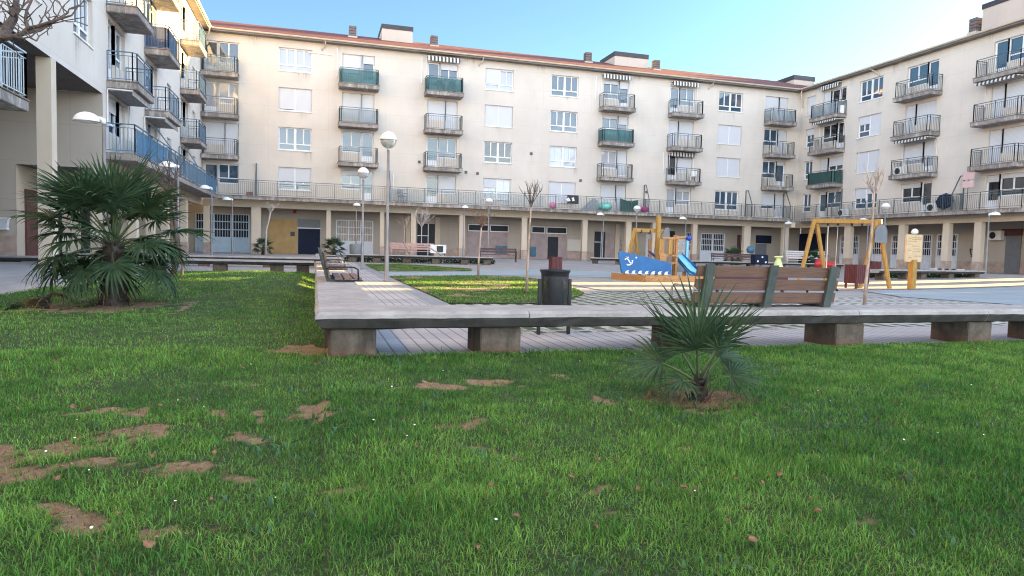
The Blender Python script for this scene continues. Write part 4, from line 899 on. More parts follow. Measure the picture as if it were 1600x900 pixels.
bench_run('concrete bench in front of the right arcade, behind the yellow sign post', (23.6, 24.1), (31.4, 25.6), .6, .44, .10, 1.6, [.6, 2.2, 3.3, 5.4, 7.5], pl=.42)
# hedge strip behind the far benches
def hedge(label, x0, x1, y0, y1, z0, h, n):
    x = RNG.uniform(x0, x1, n); y = RNG.uniform(y0, y1, n); z = z0+RNG.uniform(0, h, n)
    c = np.array([.022, .055, .018])*RNG.uniform(.5, 1.5, n)[:, None]; o = blades('hedge', x, y, z, RNG.uniform(.05, .1, n), RNG.uniform(.03, .05, n), c, 1.0); del o['kind']; tag(o, label, 'hedge')
hedge('low dark green hedge under the long thin bench', 1.5, 10, 38.0, 38.7, .1, .22, 5000)
hedge('low dark hedge behind the concrete bench by the sign', 24, 31, 25.8, 26.6, .1, .22, 4500)
# ================================================================ wooden seats on the concrete
def wood_seat(label, loc, rz, L=1.9, group=None):
    """slatted seat with three backrest planks; local x along the seat, front towards +y, z from the concrete top"""
    t = thing('park_bench', label, 'bench', loc, rz, group); tilt = .22
    for k in range(3):
        z0 = .05+.148*k; b = MB(); y0 = -.0-tilt*z0; b.prism([(-L/2, y0, z0), (-L/2, y0-.11*tilt-.0, z0+.118), (-L/2, y0-.11*tilt+.03, z0+.122), (-L/2, y0+.03, z0+.004)], (L, 0, 0)); b.build('back_slat', 'slat', t, bevel=.004)
    for x in (-L/2+.13, 0, L/2-.13):
        b = MB(); w_ = .052; b.prism([(x-w_, -.045, .0), (x-w_, -.045-tilt*.485, .485), (x-w_, -.012-tilt*.485, .485), (x-w_, -.004, .0)], (2*w_, 0, 0)); b.prism([(x-w_*.6, -.04, .003), (x-w_*.6, .52, .003), (x-w_*.6, .52, .03), (x-w_*.6, -.04, .03)], (1.2*w_, 0, 0)); b.build('upright', 'upr', t)
    for k in range(3):
        b = MB(); y0 = .08+.15*k; b.box(-L/2, L/2, y0, y0+.125, .032, .066); b.build('seat_slat', 'slatt', t, bevel=.004)
    for sx in (-1, 1):
        x = sx*(L/2+.0); b = MB(); b.tube([(x, .45, .04), (x, .44, .2), (x, .38, .235), (x, .0, .235), (x, -.06, .2)], .014, 8); b.build('armrest', 'black' if sx > 0 else 'conc', t, True)
    return t
zt = .448
wood_seat('brown slatted park bench seen from behind on the front concrete bench', (4.98, 6.72, zt), 0.02, 1.92)
for y_, lb in ((12.1, 'nearest of the three brown seats facing the walkway'), (17.2, 'middle one of the three brown seats along the walkway'), (21.4, 'farthest of the three brown seats along the walkway')):
    wood_seat(lb, (.22, y_, zt), -math.pi/2, 1.9, 'wooden seats along the walkway')
def iron_seat(label, loc, rz, L=2.2, m='ironb', slats=(2, 3)):
    t = thing('park_bench', label, 'bench', loc, rz)
    for k in range(slats[0]):
        b = MB(); z = .56+.15*k; b.box(-L/2, L/2, -.2-.03*k, -.165-.03*k, z, z+.12); b.build('back_slat', m, t)
    for k in range(slats[1]): b = MB(); b.box(-L/2, L/2, -.13+.15*k, -.13+.15*k+.12, .42, .455); b.build('seat_slat', m, t)
    fm = 'black' if m == 'ironb' else m
    for x in (-L/2+.04, L/2-.04):
        b = MB(); b.tube([(x, .36, 0), (x, .30, .3), (x, .34, .6), (x, .26, .68), (x, .1, .66), (x, -.17, .62)], .022, 8); b.tube([(x, -.3, 0), (x, -.14, .42), (x, -.26, .84)], .024, 8); b.tube([(x, .31, .4), (x, -.14, .4)], .02, 6); b.build('side_frame', fm, t, True)
    return t
iron_seat('dark burgundy bench with curved iron arms on the pale paving', (10.9, 41.0, .2), 2.95, 2.3)
iron_seat('dark burgundy bench with curved iron arms right of the blue slide', (28.3, 42.0, .24), 2.9, 3.0)
iron_seat('pale pink slatted bench standing behind the long thin bench', (6.2, 45.4, .25), 3.14, 2.9, 'pinkb', (3, 3))
iron_seat('pale grey slatted bench behind the left legs of the swing', (34.0, 41.5, .26), 2.6, 2.6, 'whiteb', (4, 3))
# ================================================================ lamps
def globe_lamp(label, loc, H, first=[None]):
    if first[0] is None:
        t = thing('street_lamp', label, 'street lamp', loc, 0, 'globe lamps of the square'); h = 4.28
        b = MB(); b.lathe([(0, 0), (.085, 0), (.085, .04), (.062, .05), (.06, 1.1), (.058, 1.12), (.045, 1.16), (.042, h-.52), (.0, h-.52)], 14); b.build('pole', 'lamp', t, True)
        b = MB(); b.lathe([(0, h-.53), (.05, h-.53), (.05, h-.46), (.10, h-.43), (.10, h-.40), (0, h-.40)], 14); b.build('collar', 'lampw', t, True)
        r = .235; b = MB(); b.lathe([(r*math.cos(a), h-r+r*math.sin(a)) for a in np.linspace(0.02, math.pi/2, 9)]+[(0, h)], 22); b.lathe([(r*1.04, h-r+.012), (r*1.04, h-r-.014), (r*.98, h-r-.014)], 22); b.build('hood', 'lampw', t, True)
        b = MB(); b.lathe([(r*.97*math.cos(a), h-r-.015+r*.97*math.sin(a)) for a in np.linspace(-math.pi/2+.35, -.02, 8)], 22); b.build('bowl', 'bowl', t, True)
        first[0] = t; return t
    t = dup(first[0], loc, 0, label); t.scale = (1, 1, H/4.28); return t
globe_lamp('tall globe lamp standing nearest, beside the walkway before the seats', (1.98, 19.9, 0), 4.3)
globe_lamp('globe lamp farther along the walkway, left of the tallest one', (1.91, 29.45, 0), 4.28)
globe_lamp('globe lamp behind the two saplings with the burgundy bench at its foot', (10.5, 42.0, .18), 4.0)
globe_lamp('globe lamp rising behind the yellow crossbeam of the boat', (20.75, 42.0, .18), 3.95)
globe_lamp('globe lamp rising behind the right end of the yellow swing', (31.5, 32.0, .2), 4.0)
def hood_lamp(label, loc, rz, H=3.8, first=[None]):
    if first[0] is None:
        t = thing('street_lamp', label, 'street lamp', loc, rz, 'hooded lamps along the arcades'); h = 3.62
        b = MB(); b.lathe([(0, 0), (.08, 0), (.08, .03), (.055, .04), (.052, 1.0), (.04, 1.05), (.038, h), (0, h)], 12); b.build('pole', 'lamp', t, True)
        b = MB(); b.tube([(0, 0, h-.06), (0, 0, h+.02), (.06, 0, h+.05), (.16, 0, h+.05)], [.05, .05, .045, .04], 10); b.build('arm', 'lampw', t, True)
        b = MB(); r = .24; rings = []
        for i in range(7):
            a = i/6*math.pi/2; rr = r*math.cos(a); z = h-.03+r*.86*math.sin(a); rings.append([b.addv((.33+rr*1.12*math.cos(2*math.pi*j/20), rr*math.sin(2*math.pi*j/20), z)) for j in range(20)])
        for i in range(6):
            for j in range(20): b.face((rings[i][j], rings[i][(j+1) % 20], rings[i+1][(j+1) % 20], rings[i+1][j]))
        b.build('hood', 'lampw', t, True)
        b = MB(); b.lathe([(r*.98, h-.035), (r*.9, h-.05), (0, h-.06)], 20, (.33, 0, 0)); b.build('lens', 'bowl', t, True)
        first[0] = t; return t
    t = dup(first[0], loc, rz, label); t.scale = (1, 1, H/3.82); return t
hood_lamp('hooded lamp nearest on the left, in front of the passage columns', (-4.5, 17.14, 0), math.pi, 3.8)
hood_lamp('hooded lamp on the left whose hood shows behind a bare crown', (-4.5, 25.61, 0), math.pi, 3.72)
hood_lamp('taller hooded lamp before the left corner of the terrace', (-5.15, 38.3, .08), math.pi, 3.85)
hood_lamp('hooded lamp in front of the pale blue grille in the left corner', (-5.05, 46.5, .25), math.pi, 3.6)
hood_lamp('hooded lamp before the white grille, right of the navy door', (2.6, 46.5, .25), -math.pi/2, 3.55)
hood_lamp('hooded lamp in front of the slim double pillar left of the mauve wall', (9.85, 46.5, .25), -math.pi/2, 3.7)
hood_lamp('hooded lamp in front of the dark entrance beside the boat', (20.3, 46.5, .25), math.pi+.3, 3.6)
hood_lamp('hooded lamp directly behind the blue slide', (27.1, 46.5, .25), math.pi+.2, 3.55)
hood_lamp('hooded lamp standing before the right corner pillar of the square', (36.0, 46.5, .27), 0.1, 3.5)
hood_lamp('hooded lamp half hidden behind the right end of the swing beam', (36.5, 38.5, .27), 2.6, 3.5)
hood_lamp('hooded lamp in front of the scrawled wall on the far right', (36.5, 29.74, .27), -.3, 3.55)
# ================================================================ palms
def leafmat(name, c1, c2, rough=.45):
    k = NB(name); f = k.ramp(k.noise(7, 4), .3, .7); k.lk(k.mix(f, c1, c2), k.b.inputs['Base Color']); k.rough(rough+.12); k.b.inputs['Specular IOR Level'].default_value = .2
    tr = k.n.new('ShaderNodeBsdfTranslucent'); k.lk(k.mix(f, c1, c2), tr.inputs[0]); mx = k.n.new('ShaderNodeMixShader'); mx.inputs[0].default_value = .18
    k.lk(k.b.outputs[0], mx.inputs[1]); k.lk(tr.outputs[0], mx.inputs[2]); k.lk(mx.outputs[0], k.out.inputs[0]); return k.m
MT['palm'] = leafmat('palm_leaf', (.026, .056, .029), (.060, .102, .046)); MT['palmdry'] = leafmat('dry_palm_leaf', (.16, .10, .055), (.26, .17, .09), .8)
MT['petiole'] = mat('palm_stalk', (.06, .085, .03), .5, .2, 9); MT['fibre'] = woodmat('palm_trunk_fibre', (.042, .030, .024), (25, 25, 8), .5)
def frond_mesh(name, stalk, rad, nseg, span, droop, seed, dry=False, split=.35, wmax=.03):
    """fan leaf: stalk along +x rising, then a fan of folded pointed segments"""
    r = random.Random(seed); b = MB(); n = 7; pts = []
    for k in range(n+1): t = k/n; pts.append(Vector((stalk*t, 0, -droop*.35*stalk*t*t)))
    b.cur = 1; b.tube(pts, [.013*(1-.55*k/n) for k in range(n+1)], 5); b.cur = 0
    hub = pts[-1]; d0 = (pts[-1]-pts[-2]).normalized(); tilt = math.atan2(d0.z, d0.x)
    for k in range(nseg):
        a = -span/2+span*k/(nseg-1); L = rad*(1-.22*abs(a)/(span/2))*r.uniform(.88, 1.08)*(.72+.28*math.cos(a*.8)); u = Vector((math.cos(a), math.sin(a), 0)); s = Vector((-math.sin(a), math.cos(a), 0))
        w = wmax*r.uniform(.8, 1.1); m = 6; L_ = []; R_ = []; M_ = []; bend = droop*r.uniform(.6, 1.5)+(r.random() < split)*r.uniform(.4, 1.3); kink = r.uniform(.45, .8)
        p = Vector((0, 0, 0)); ang = .16*abs(math.sin(a*.5))+r.uniform(-.08, .08); step = L/m
        for q in range(m+1):
            t = q/m; ww = w*min(1, .25+t*2.2)*(1-max(0, (t-.45)/.55)**1.4)
            up = Vector((0, 0, 1)); L_.append(p+s*ww+up*ww*.5); R_.append(p-s*ww+up*ww*.5); M_.append(p.copy())
            p = p+(u*math.cos(ang)+up*math.sin(ang))*step; ang -= (bend/m)*(.5 if t < kink else 1.9)
        rot = Matrix.Rotation(-tilt, 3, 'Y'); ids = [[b.addv(hub+rot @ v) for v in Q] for Q in (L_, M_, R_)]
        for q in range(m):
            b.face((ids[0][q], ids[0][q+1], ids[1][q+1], ids[1][q])); b.face((ids[1][q], ids[1][q+1], ids[2][q+1], ids[2][q]))
    me = bpy.data.meshes.new(name); me.from_pydata(b.v, [], b.f); me.materials.append(MT['palmdry' if dry else 'palm']); me.materials.append(MT['petiole' if not dry else 'palmdry']); me.polygons.foreach_set('material_index', b.mi); return me
def put_frond(me, t, base, az, el, roll, name='frond', sc=1.0):
    o = bpy.data.objects.new(name, me); C.objects.link(o); o.parent = t; o.location = base; o.scale = (sc,)*3
    o.rotation_euler = (Matrix.Rotation(az, 4, 'Z') @ Matrix.Rotation(-el, 4, 'Y') @ Matrix.Rotation(roll, 4, 'X')).to_euler(); return o
def trunk_mb(h, r0, r1, seed=1, scales=True):
    r = random.Random(seed); b = MB(); n = 16; prof = [(r0*1.12, -.03), (r0*1.0, .05)]+[(r0+(r1-r0)*t+.012*math.sin(t*25), .05+(h-.05)*t) for t in np.linspace(.08, 1, 12)]+[(0, h+.02)]
    b.lathe(prof, n)
    if scales:
        for k in range(int(130*h/.9)):
            t = r.uniform(.05, 1); a = r.uniform(0, 6.28); rr = r0+(r1-r0)*t; z = h*t; u = Vector((math.cos(a), math.sin(a), 0)); s = Vector((-u.y, u.x, 0)); p = u*rr*.93+Vector((0, 0, z-.05))
            w = r.uniform(.012, .03); l = r.uniform(.07, .15); q = p+u*r.uniform(.03, .075)+Vector((0, 0, l)); b.poly([p-s*w, p+s*w, q+s*w*.3, q-s*w*.3])
    return b
FB = [frond_mesh('frond_leaf', .62, .66, 38, R(285), .35, 1, False, .3, .021), frond_mesh('frond_leaf', .70, .62, 36, R(270), .55, 2, False, .45, .021), frond_mesh('frond_leaf', .55, .62, 34, R(280), 1.3, 3, False, .7, .021)]
FD = frond_mesh('frond_leaf', .45, .5, 24, R(220), 1.6, 4, True, .8, .02)
r_ = random.Random(5)
t = thing('palm_tree', 'big bushy fan palm on the left lawn in a ring of bare soil', 'palm', (-2.86, 11.33, 0)); t.location.z = .02
trunk_mb(.98, .19, .12).build('trunk', 'fibre', t)
for i in range(43):
    f = i/42; el = R(80-78*f**.85+r_.uniform(-12, 12)); az = i*2.39996+r_.uniform(-.25, .25); z = 1.08-.3*f
    put_frond(FB[0 if f < .3 else (1 if f < .55 else 2)], t, (.06*math.cos(az), .06*math.sin(az), z), az, el, r_.uniform(-.5, .5), 'frond', r_.uniform(.95, 1.16)*(1-.08*f))
for az, el, z in ((3.5, -.75, .4), (4.2, -.9, .35), (2.9, -.8, .5), (5.9, -.5, .3)): put_frond(FD, t, (.1*math.cos(az), .1*math.sin(az), z), az, el, 0, 'frond', .95)
t = thing('palm_tree', 'small dry fan palm offshoot with drooping brown leaves beside the big palm', 'palm', (-3.62, 10.9, .02))
trunk_mb(.18, .07, .05, 3).build('trunk', 'fibre', t)
for i in range(7): put_frond(FD if i % 3 else FB[2], t, (0, 0, .18), i*1.1, R(48-14*i), .2, 'frond', .58)
FS = [frond_mesh('frond_leaf', .28, .52, 23, R(195), .14, 11, False, .12, .0115), frond_mesh('frond_leaf', .25, .40, 24, R(230), .85, 12, False, .5, .0105)]
FSD = frond_mesh('frond_leaf', .22, .2, 12, R(160), 2.4, 13, True, .9, .008)
t = thing('palm_tree', 'young fan palm in the foreground lawn, in a ring of straw', 'palm', (2.53, 4.09, .0))
trunk_mb(.2, .055, .036, 4, True).build('trunk', 'fibre', t)
for az, el, roll, k, s_, z in ((1.3, 86, 0, 0, 1.0, .2), (2.6, 60, .2, 0, .95, .2), (.35, 52, -.3, 0, .98, .2), (-1.2, 60, .1, 0, .9, .2), (4.0, 62, .3, 0, .9, .19), (.15, 46, .85, 1, 1.0, .17), (3.0, 40, -.85, 1, 1.05, .16), (3.7, 30, -.4, 1, .7, .15), (-.6, 34, .6, 1, .8, .15)):
    put_frond(FS[k], t, (.015*math.cos(az), .015*math.sin(az), z), az, R(el), roll, 'frond', s_)
for az, el in ((3.0, -12), (-.2, -58), (2.5, 30)): put_frond(FSD, t, (0, 0, .14), az, R(el), 0, 'frond', 1.1)
MT['straw'] = mat('dry_straw', (.30, .19, .11), .9, .3, 30)
n = 1500; a = RNG.uniform(0, 2*np.pi, n); rr = .40*np.sqrt(RNG.uniform(.02, 1, n)); x = 2.53+rr*np.cos(a); y = 4.09+rr*.72*np.sin(a)
blades('straw_mulch', x, y, lawnz(x, y)+.012, RNG.uniform(.02, .05, n), RNG.uniform(.002, .004, n), np.array([.34, .215, .125])*RNG.uniform(.5, 1.25, n)[:, None], 2.2)
def far_palm(label, loc, R_, seed, dup_of=[None]):
    t = thing('palm_tree', label, 'palm', loc); r = random.Random(seed)
    trunk_mb(.5, .13, .1, seed, False).build('trunk', 'fibre', t)
    for i in range(22):
        f = i/21; az = i*2.4+r.uniform(-.3, .3); put_frond(FB[i % 2], t, (0, 0, .5-.1*f), az, R(78-95*f), r.uniform(-.5, .5), 'frond', R_*r.uniform(.85, 1.05))
far_palm('bushy fan palm before the ochre wall, behind a leaning white sapling', (-3.15, 46.0, .24), .62, 21)
far_palm('bushy fan palm right of the navy door, behind the wooden seats', (1.15, 44.8, .24), .78, 22)
far_palm('bushy fan palm right of the wide white grille, behind the blue slide', (30.0, 44.6, .25), .85, 23)
far_palm('bushy fan palm half hidden by the left legs of the swing', (33.2, 39.8, .26), .8, 24)
# ================================================================ bare trees
MT['bark'] = woodmat('pale_sapling_bark', (.36, .27, .22), (14, 14, 5), .35); MT['barkd'] = woodmat('dark_bark', (.085, .062, .055), (14, 14, 5), .4)
MT['barkr'] = woodmat('brown_twigs', (.19, .115, .075), (14, 14, 5), .3); MT['barkw'] = woodmat('whitish_twigs', (.44, .38, .36), (14, 14, 5), .2)
def sapling(name, label, base, stem, stem_r, crown, seed, mb='bark', mc='barkd', n0=7, L0=.5, gen=3, spread=.7, twig=.006, up=.5):
    """stem: points relative to base; branches grow from the stem top"""
    r = random.Random(seed); t = thing(name, label, 'tree', base); b = MB(); m = len(stem)
    b.tube(stem, [stem_r*(1-.4*k/(m-1))*(1.25 if k == 0 else 1) for k in range(m)], 8); b.build('trunk', mb, t, True)
    b = MB()
    def grow(p, d, L, rad, g):
        pts = [p]; q = p; dd = d.copy(); n = 4
        for k in range(n):
            dd = (dd+Vector((r.gauss(0, .14), r.gauss(0, .14), up*.16))).normalized(); q = q+dd*L/n; pts.append(q)
        b.tube(pts, [max(twig*.6, rad*(1-.55*k/n)) for k in range(n+1)], 5 if g < gen else 6)
        if g <= 0: return
        for k in range(r.choice((2, 3, 3))):
            i = r.choice((2, 3, 4)); ax = Vector((r.gauss(0, 1), r.gauss(0, 1), r.gauss(0, .6))); nd = (dd+ax.normalized()*spread*r.uniform(.6, 1.1)).normalized(); grow(pts[i], nd, L*r.uniform(.5, .8), max(twig, rad*.55), g-1)
    top = Vector(stem[-1]); ax = (Vector(stem[-1])-Vector(stem[-2])).normalized()
    for k in range(n0):
        a = k*2.4+r.uniform(-.3, .3); e = r.uniform(.35, 1.1); d = Vector((math.cos(a)*math.cos(e), math.sin(a)*math.cos(e), math.sin(e)+.1)).normalized(); p = top-ax*r.uniform(0, crown)
        grow(p, (d+ax*.3).normalized(), L0*r.uniform(.7, 1.1), stem_r*.42, gen)
    b.build('branches', mc, t, fixn=False); return t
def P3(x, y, Y, base): p = PY(x, y, Y); return tuple(float(p[i])-base[i] for i in range(3))
B = (4.82, 15.4, .01); sapling('bare_tree', 'bare sapling with straight pale trunk and upswept dark twigs, left of the metal bin', B, [(0, 0, 0), P3(824, 420, 15.4, B), P3(826, 380, 15.4, B), P3(829, 335, 15.4, B), P3(830, 318, 15.4, B)], .032, .12, 3, 'bark', 'barkd', 8, .36, 2, .5, .0045, 1.0)
B = (5.02, 21.27, .01); sapling('bare_tree', 'leaning bare sapling with a dense round ball of brown twigs', B, [(0, 0, 0), P3(748, 405, 21.27, B), P3(750, 380, 21.27, B), P3(752.5, 352, 21.27, B)], .035, .1, 4, 'bark', 'barkr', 11, .3, 3, .9, .004, .3)
B = (11.4, 12.0, .01); sapling('bare_tree', 'bare sapling with vase shaped twigs growing beside the wooden bins', B, [(0, 0, 0), P3(1353, 440, 12, B), P3(1358, 400, 12, B), P3(1362, 360, 12, B), P3(1364, 330, 12, B), P3(1366, 300, 12, B)], .034, .06, 8, 'bark', 'bark', 9, .34, 2, .42, .004, 1.1)
B = (-2.9, 44.2, .22); sapling('bare_tree', 'leaning white sapling in front of the ochre wall', B, [(0, 0, 0), P3(416, 360, 44.2, B), P3(420, 345, 44.2, B), P3(423, 331, 44.2, B)], .06, .2, 9, 'barkw', 'barkw', 7, .4, 2, .7, .012)
B = (8.0, 41.0, .2); sapling('bare_tree', 'thin white sapling in front of the dark entrance left of the mauve wall', B, [(0, 0, 0), P3(658.5, 380, 41, B), P3(659, 352, 41, B)], .045, .15, 10, 'barkw', 'barkw', 8, .7, 2, .6, .012)
B = (5.6, 41.0, .2); sapling('bare_tree', 'thin grey sapling before the blank wall above the pink bench', B, [(0, 0, 0), P3(631, 380, 41, B), P3(632, 352, 41, B)], .04, .3, 12, 'bark', 'bark', 6, .5, 2, .8, .011)
B = (-3.35, 18.0, .03); sapling('bare_tree', 'bare tree behind the big palm with a dark forked trunk', B, [(0, 0, 0), P3(280, 400, 18, B), P3(274, 350, 18, B), P3(270, 320, 18, B), P3(263, 300, 18, B)], .06, .1, 14, 'barkd', 'barkd', 7, .55, 2, .75, .009)
for i, (x, y, xt, yt, lb) in enumerate(((283, 443, 288, 395, 'slanting grey stake beside the big palm, taller one'), (270, 424, 270, 398, 'short upright grey stake behind the big palm'))):
    p = gp(x, y); q = PY(xt, yt, p[1]); z = float(lawnz(np.array([p[0]]), np.array([p[1]]))[0]); b = MB(); b.tube([(0, 0, -.1), (float(q[0])-p[0], 0, float(q[2])-z)], .035, 8); tag(b.build('wooden_stake', 'stake', None, True, loc=(p[0], p[1], z)), lb, 'stake')
# tree off the left edge whose limb reaches into the picture
YB_ = 9.0; t = thing('bare_tree', 'dark bare tree at the top left whose knotted limb reaches into the view', 'tree', (-8.4, 9.0, 0)); o_ = (-8.4, 9.0, 0)
L = lambda x, y, Y=YB_: Vector(P3(x, y, Y, o_))
b = MB(); b.tube([(0, 0, -.05), (.05, 0, 1.2), (.1, .05, 2.4), L(-120, 140), L(-90, 100)], [.19, .16, .15, .14, .12], 10); b.build('trunk', 'barkd', t, True)
b = MB(); rb = random.Random(31)
def limb(px, rr, sub=True):
    pts = [L(x, y, YB_+d) for x, y, d in px]; n = len(pts); b.tube(pts, [rr*(1-.72*k/(n-1)) for k in range(n)], 7)
    if sub:
        for k in range(1, n):
            for _ in range(2):
                p = pts[k]; d = Vector((rb.gauss(0, 1), rb.gauss(0, .6), rb.gauss(.5, .7))).normalized(); l = rb.uniform(.1, .4); e = p+d*l*.6+Vector((rb.gauss(0, .04), 0, .03)); b.tube([p, p+d*l*.35, e, e+d*l*.45], [.009, .007, .005, .006], 5)
limb([(-90, 100, 0), (-40, 72, 0), (0, 58, 0), (12, 45, .1), (22, 28, .1), (24, 12, .1), (30, -25, .1)], .085)
limb([(0, 60, 0), (20, 58, -.1), (36, 52, -.1), (44, 44, -.1), (60, 41, -.15), (80, 34, -.2), (98, 28, -.2), (112, 24, -.2)], .034)
limb([(36, 52, -.1), (62, 47, 0), (80, 36, 0), (92, 29, 0), (106, 20, 0), (108, 14, 0)], .024)
limb([(44, 44, -.1), (40, 30, -.1), (42, 16, -.1), (50, 0, -.1), (56, -18, -.1)], .022)
limb([(18, 20, .1), (14, 8, .2), (8, -10, .2)], .02); limb([(22, 28, .1), (28, 20, 0), (36, 10, 0), (48, -4, 0)], .018)
limb([(0, 58, 0), (-8, 40, .2), (-20, 20, .2), (-24, -10, .2)], .05); limb([(20, 58, -.1), (34, 60, -.2), (48, 58, -.2), (57, 64, -.2)], .012)
b.build('branches', 'barkd', t, fixn=False)
# ================================================================ bins
t = thing('litter_bin', 'black perforated metal litter bin hung between two posts behind the front bench', 'bin', (2.83, 7.9, .004))
for sx in (-1, 1):
    b = MB(); b.box(sx*.195-.02, sx*.195+.02, -.02, .02, 0, .685); b.build('post', 'black', t, bevel=.004)
    b = MB(); b.box(sx*.165, sx*.18, -.012, .012, .58, .60); b.build('pivot', 'black', t)
b = MB(); b.lathe([(.148, .27), (.158, .29), (.166, .66), (.17, .72)], 40); b.build('basket', 'perf', t, True, fixn=False)
b = MB(); b.lathe([(.168, .715), (.172, .75), (.185, .775), (.192, .79), (.186, .797), (.172, .785), (.164, .75)], 40); b.build('rim', 'black', t, True)
b = MB(); b.lathe([(0, .272), (.15, .27), (.15, .285), (0, .288)], 30); b.build('base', 'black', t)
MT['liner'] = covermat('bin_liner_bag', (.05, .055, .06), .8)
b = MB(); b.lathe([(.10+.012*math.sin(i*2.1), .29+.4*i/8) for i in range(9)], 18); b.build('bin_liner', 'liner', t, True, fixn=False)
def slat_bin(label, loc, w=.52, h=.78):
    t = thing('litter_bin', label, 'bin', loc); n = 7
    for side in range(4):
        for k in range(n):
            u = -w/2+w*(k+.5)/n; b = MB(); v = w/2; ww = w/n*.40
            if side % 2 == 0: s = 1 if side else -1; b.box(u-ww, u+ww, s*v-.012, s*v+.012, .17, h)
            else: s = 1 if side == 1 else -1; b.box(s*v-.012, s*v+.012, u-ww, u+ww, .17, h)
            b.build('slat', 'burg', t)
    for sx in (-1, 1):
        for sy_ in (-1, 1): b = MB(); b.box(sx*w*.42-.025, sx*w*.42+.025, sy_*w*.42-.025, sy_*w*.42+.025, 0, .2); b.build('leg', 'burg', t)
    b = MB(); b.box(-w/2+.02, w/2-.02, -w/2+.02, w/2-.02, .2, .22); b.build('base', 'burg', t)
    return t
slat_bin('burgundy slatted wooden bin nearest the swing, behind the bare sapling', (17.05, 18.35, .02))
slat_bin('smaller looking burgundy slatted bin between the swing legs', (25.3, 26.3, .09))
slat_bin('burgundy slatted wooden bin showing just above the black metal bin', (8.35, 23.3, .02), .37, .76)
b = MB(); b.lathe([(0, 0), (.3, .02), (.34, .15), (.36, .8), (.3, .86), (0, .88)], 14); tag(b.build('litter_bin', 'greyd', None, True, loc=(2.25, 40.5, .22)), 'dark grey round bin behind the long thin bench at the foot of a hooded lamp', 'bin')
# ================================================================ boat, slide and swing
t = thing('play_boat', 'blue wooden play boat with white anchor, yellow mast and tower in a plank bed', 'play boat', (0, 0, 0))
def bp(x, y, Y=22.7): p = PY(x, y, Y); return (float(p[0]), Y, float(p[2]))
Yb = 22.55
hull = [bp(966, 394, Yb), bp(970, 392.5, Yb), bp(1010, 401.5, Yb), bp(1049, 411, Yb), bp(1049, 428.5, Yb), bp(972, 426.5, Yb)]
for dy in (0, 1.25):
    xb0 = hull[1][0]; b = MB(); b.prism([(x, Yb+(dy*max(0, (x-xb0)/(hull[3][0]-xb0))), z) for x, _, z in hull], (0, .05, 0)); h = b.build('hull_panel', 'bluep', t)
    if dy: continue
    b = MB()
    for k in range(7):
        x0 = 976.5+k*10.2; yb_ = 427.2+k*.35
        b.prism([(p[0], Yb-.012, p[2]) for p in (bp(x0, yb_, Yb), bp(x0+.6, yb_-3, Yb), bp(x0+3, yb_-4.8, Yb), bp(x0+6.5, yb_-5.1, Yb), bp(x0+5.2, yb_-3.2, Yb), bp(x0+5.6, yb_-1, Yb), bp(x0+6.5, yb_+.1, Yb))], (0, .01, 0))
    b.build('white_waves', 'offw', h)
    b = MB()
    def seg(pts, wd):
        for a, c in zip(pts, pts[1:]): p, q = bp(*a, Yb), bp(*c, Yb); b.bar((p[0], Yb-.01, p[2]), (q[0], Yb-.01, q[2]), wd, .012, (0, 1, 0))
    seg([(979.5, 403), (986, 412.5)], .045); seg([(976, 405.5), (982, 401.8)], .04); seg([(979, 413.2), (982.5, 414), (986, 412.8), (988, 409.5), (988, 406.5)], .05)
    b.lathe([(.035, 0), (.05, .01)], 10, (bp(978, 401, Yb)[0], Yb-.012, bp(978, 401, Yb)[2]))
    b.build('anchor', 'offw', h)
    b = MB(); c = bp(994, 402.5, Yb); b.prism([(c[0]+.035*math.cos(a), Yb-.012, c[2]+.035*math.sin(a)) for a in np.linspace(0, 2*math.pi, 11)[:-1]], (0, .01, 0)); b.build('porthole', 'offw', h)
mx = bp(1028, 360, 23.2)[0]
b = MB(); b.box(mx-.075, mx+.075, 23.1, 23.25, .1, bp(1028, 338, 23.2)[2]); b.build('mast', 'yellow', t, bevel=.01)
xa = bp(994, 360, 23.2)[0]; xb = bp(1041, 358, 23.2)[0]; zb = bp(1010, 360, 23.2)[2]
b = MB(); b.box(xa-.05, xb+.03, 23.26, 23.36, zb-.07, zb+.07); b.build('crossbeam', 'yellow', t, bevel=.008)
for k in range(4): b = MB(); u = xa+.25+k*.36; b.box(u-.02, u+.02, 23.24, 23.38, zb-.11, zb+.02); b.build('hook', 'black', t)
xl0 = bp(985, 395, 23.0)[0]
for dy, dx in ((-.3, -.55), (.3, .42)):
    b = MB(); b.bar((xa+dx, 23.31+dy, .03), (xa, 23.31+dy*.06, zb+.07), .1, .1); b.build('a_frame_leg', 'yellow', t, bevel=.008)
b = MB(); c = bp(1017, 400, 23.5); b.prism([(c[0]-.16, 23.2, c[2]+.13), (c[0]-.13, 23.5, c[2]+.15), (c[0]+.16, 23.5, c[2]-.06), (c[0]+.13, 23.2, c[2]-.08)], (0, 0, .05)); s_ = b.build('swing_seat', 'blued', t)
b = MB(); b.tube([(c[0]+.02, 23.3, c[2]+.1), (c[0]+.06, 23.31, c[2]+.35), (c[0]+.07, 23.31, zb-.1)], .012, 5); b.tube([(c[0]+.14, 23.3, c[2]-.02), (c[0]+.06, 23.31, c[2]+.35)], .012, 5); b.build('chain', 'black', t)
tx0, tx1 = bp(1030, 380, 23)[0], bp(1052, 380, 23)[0]; zt0 = bp(1040, 373, 23)[2]
for x in (tx0, tx1):
    for y_ in (22.75, 23.75): b = MB(); b.box(x-.045, x+.045, y_-.045, y_+.045, 0, zt0+(.12 if x == tx1 else 0)); b.build('tower_post', 'timber', t, bevel=.006)
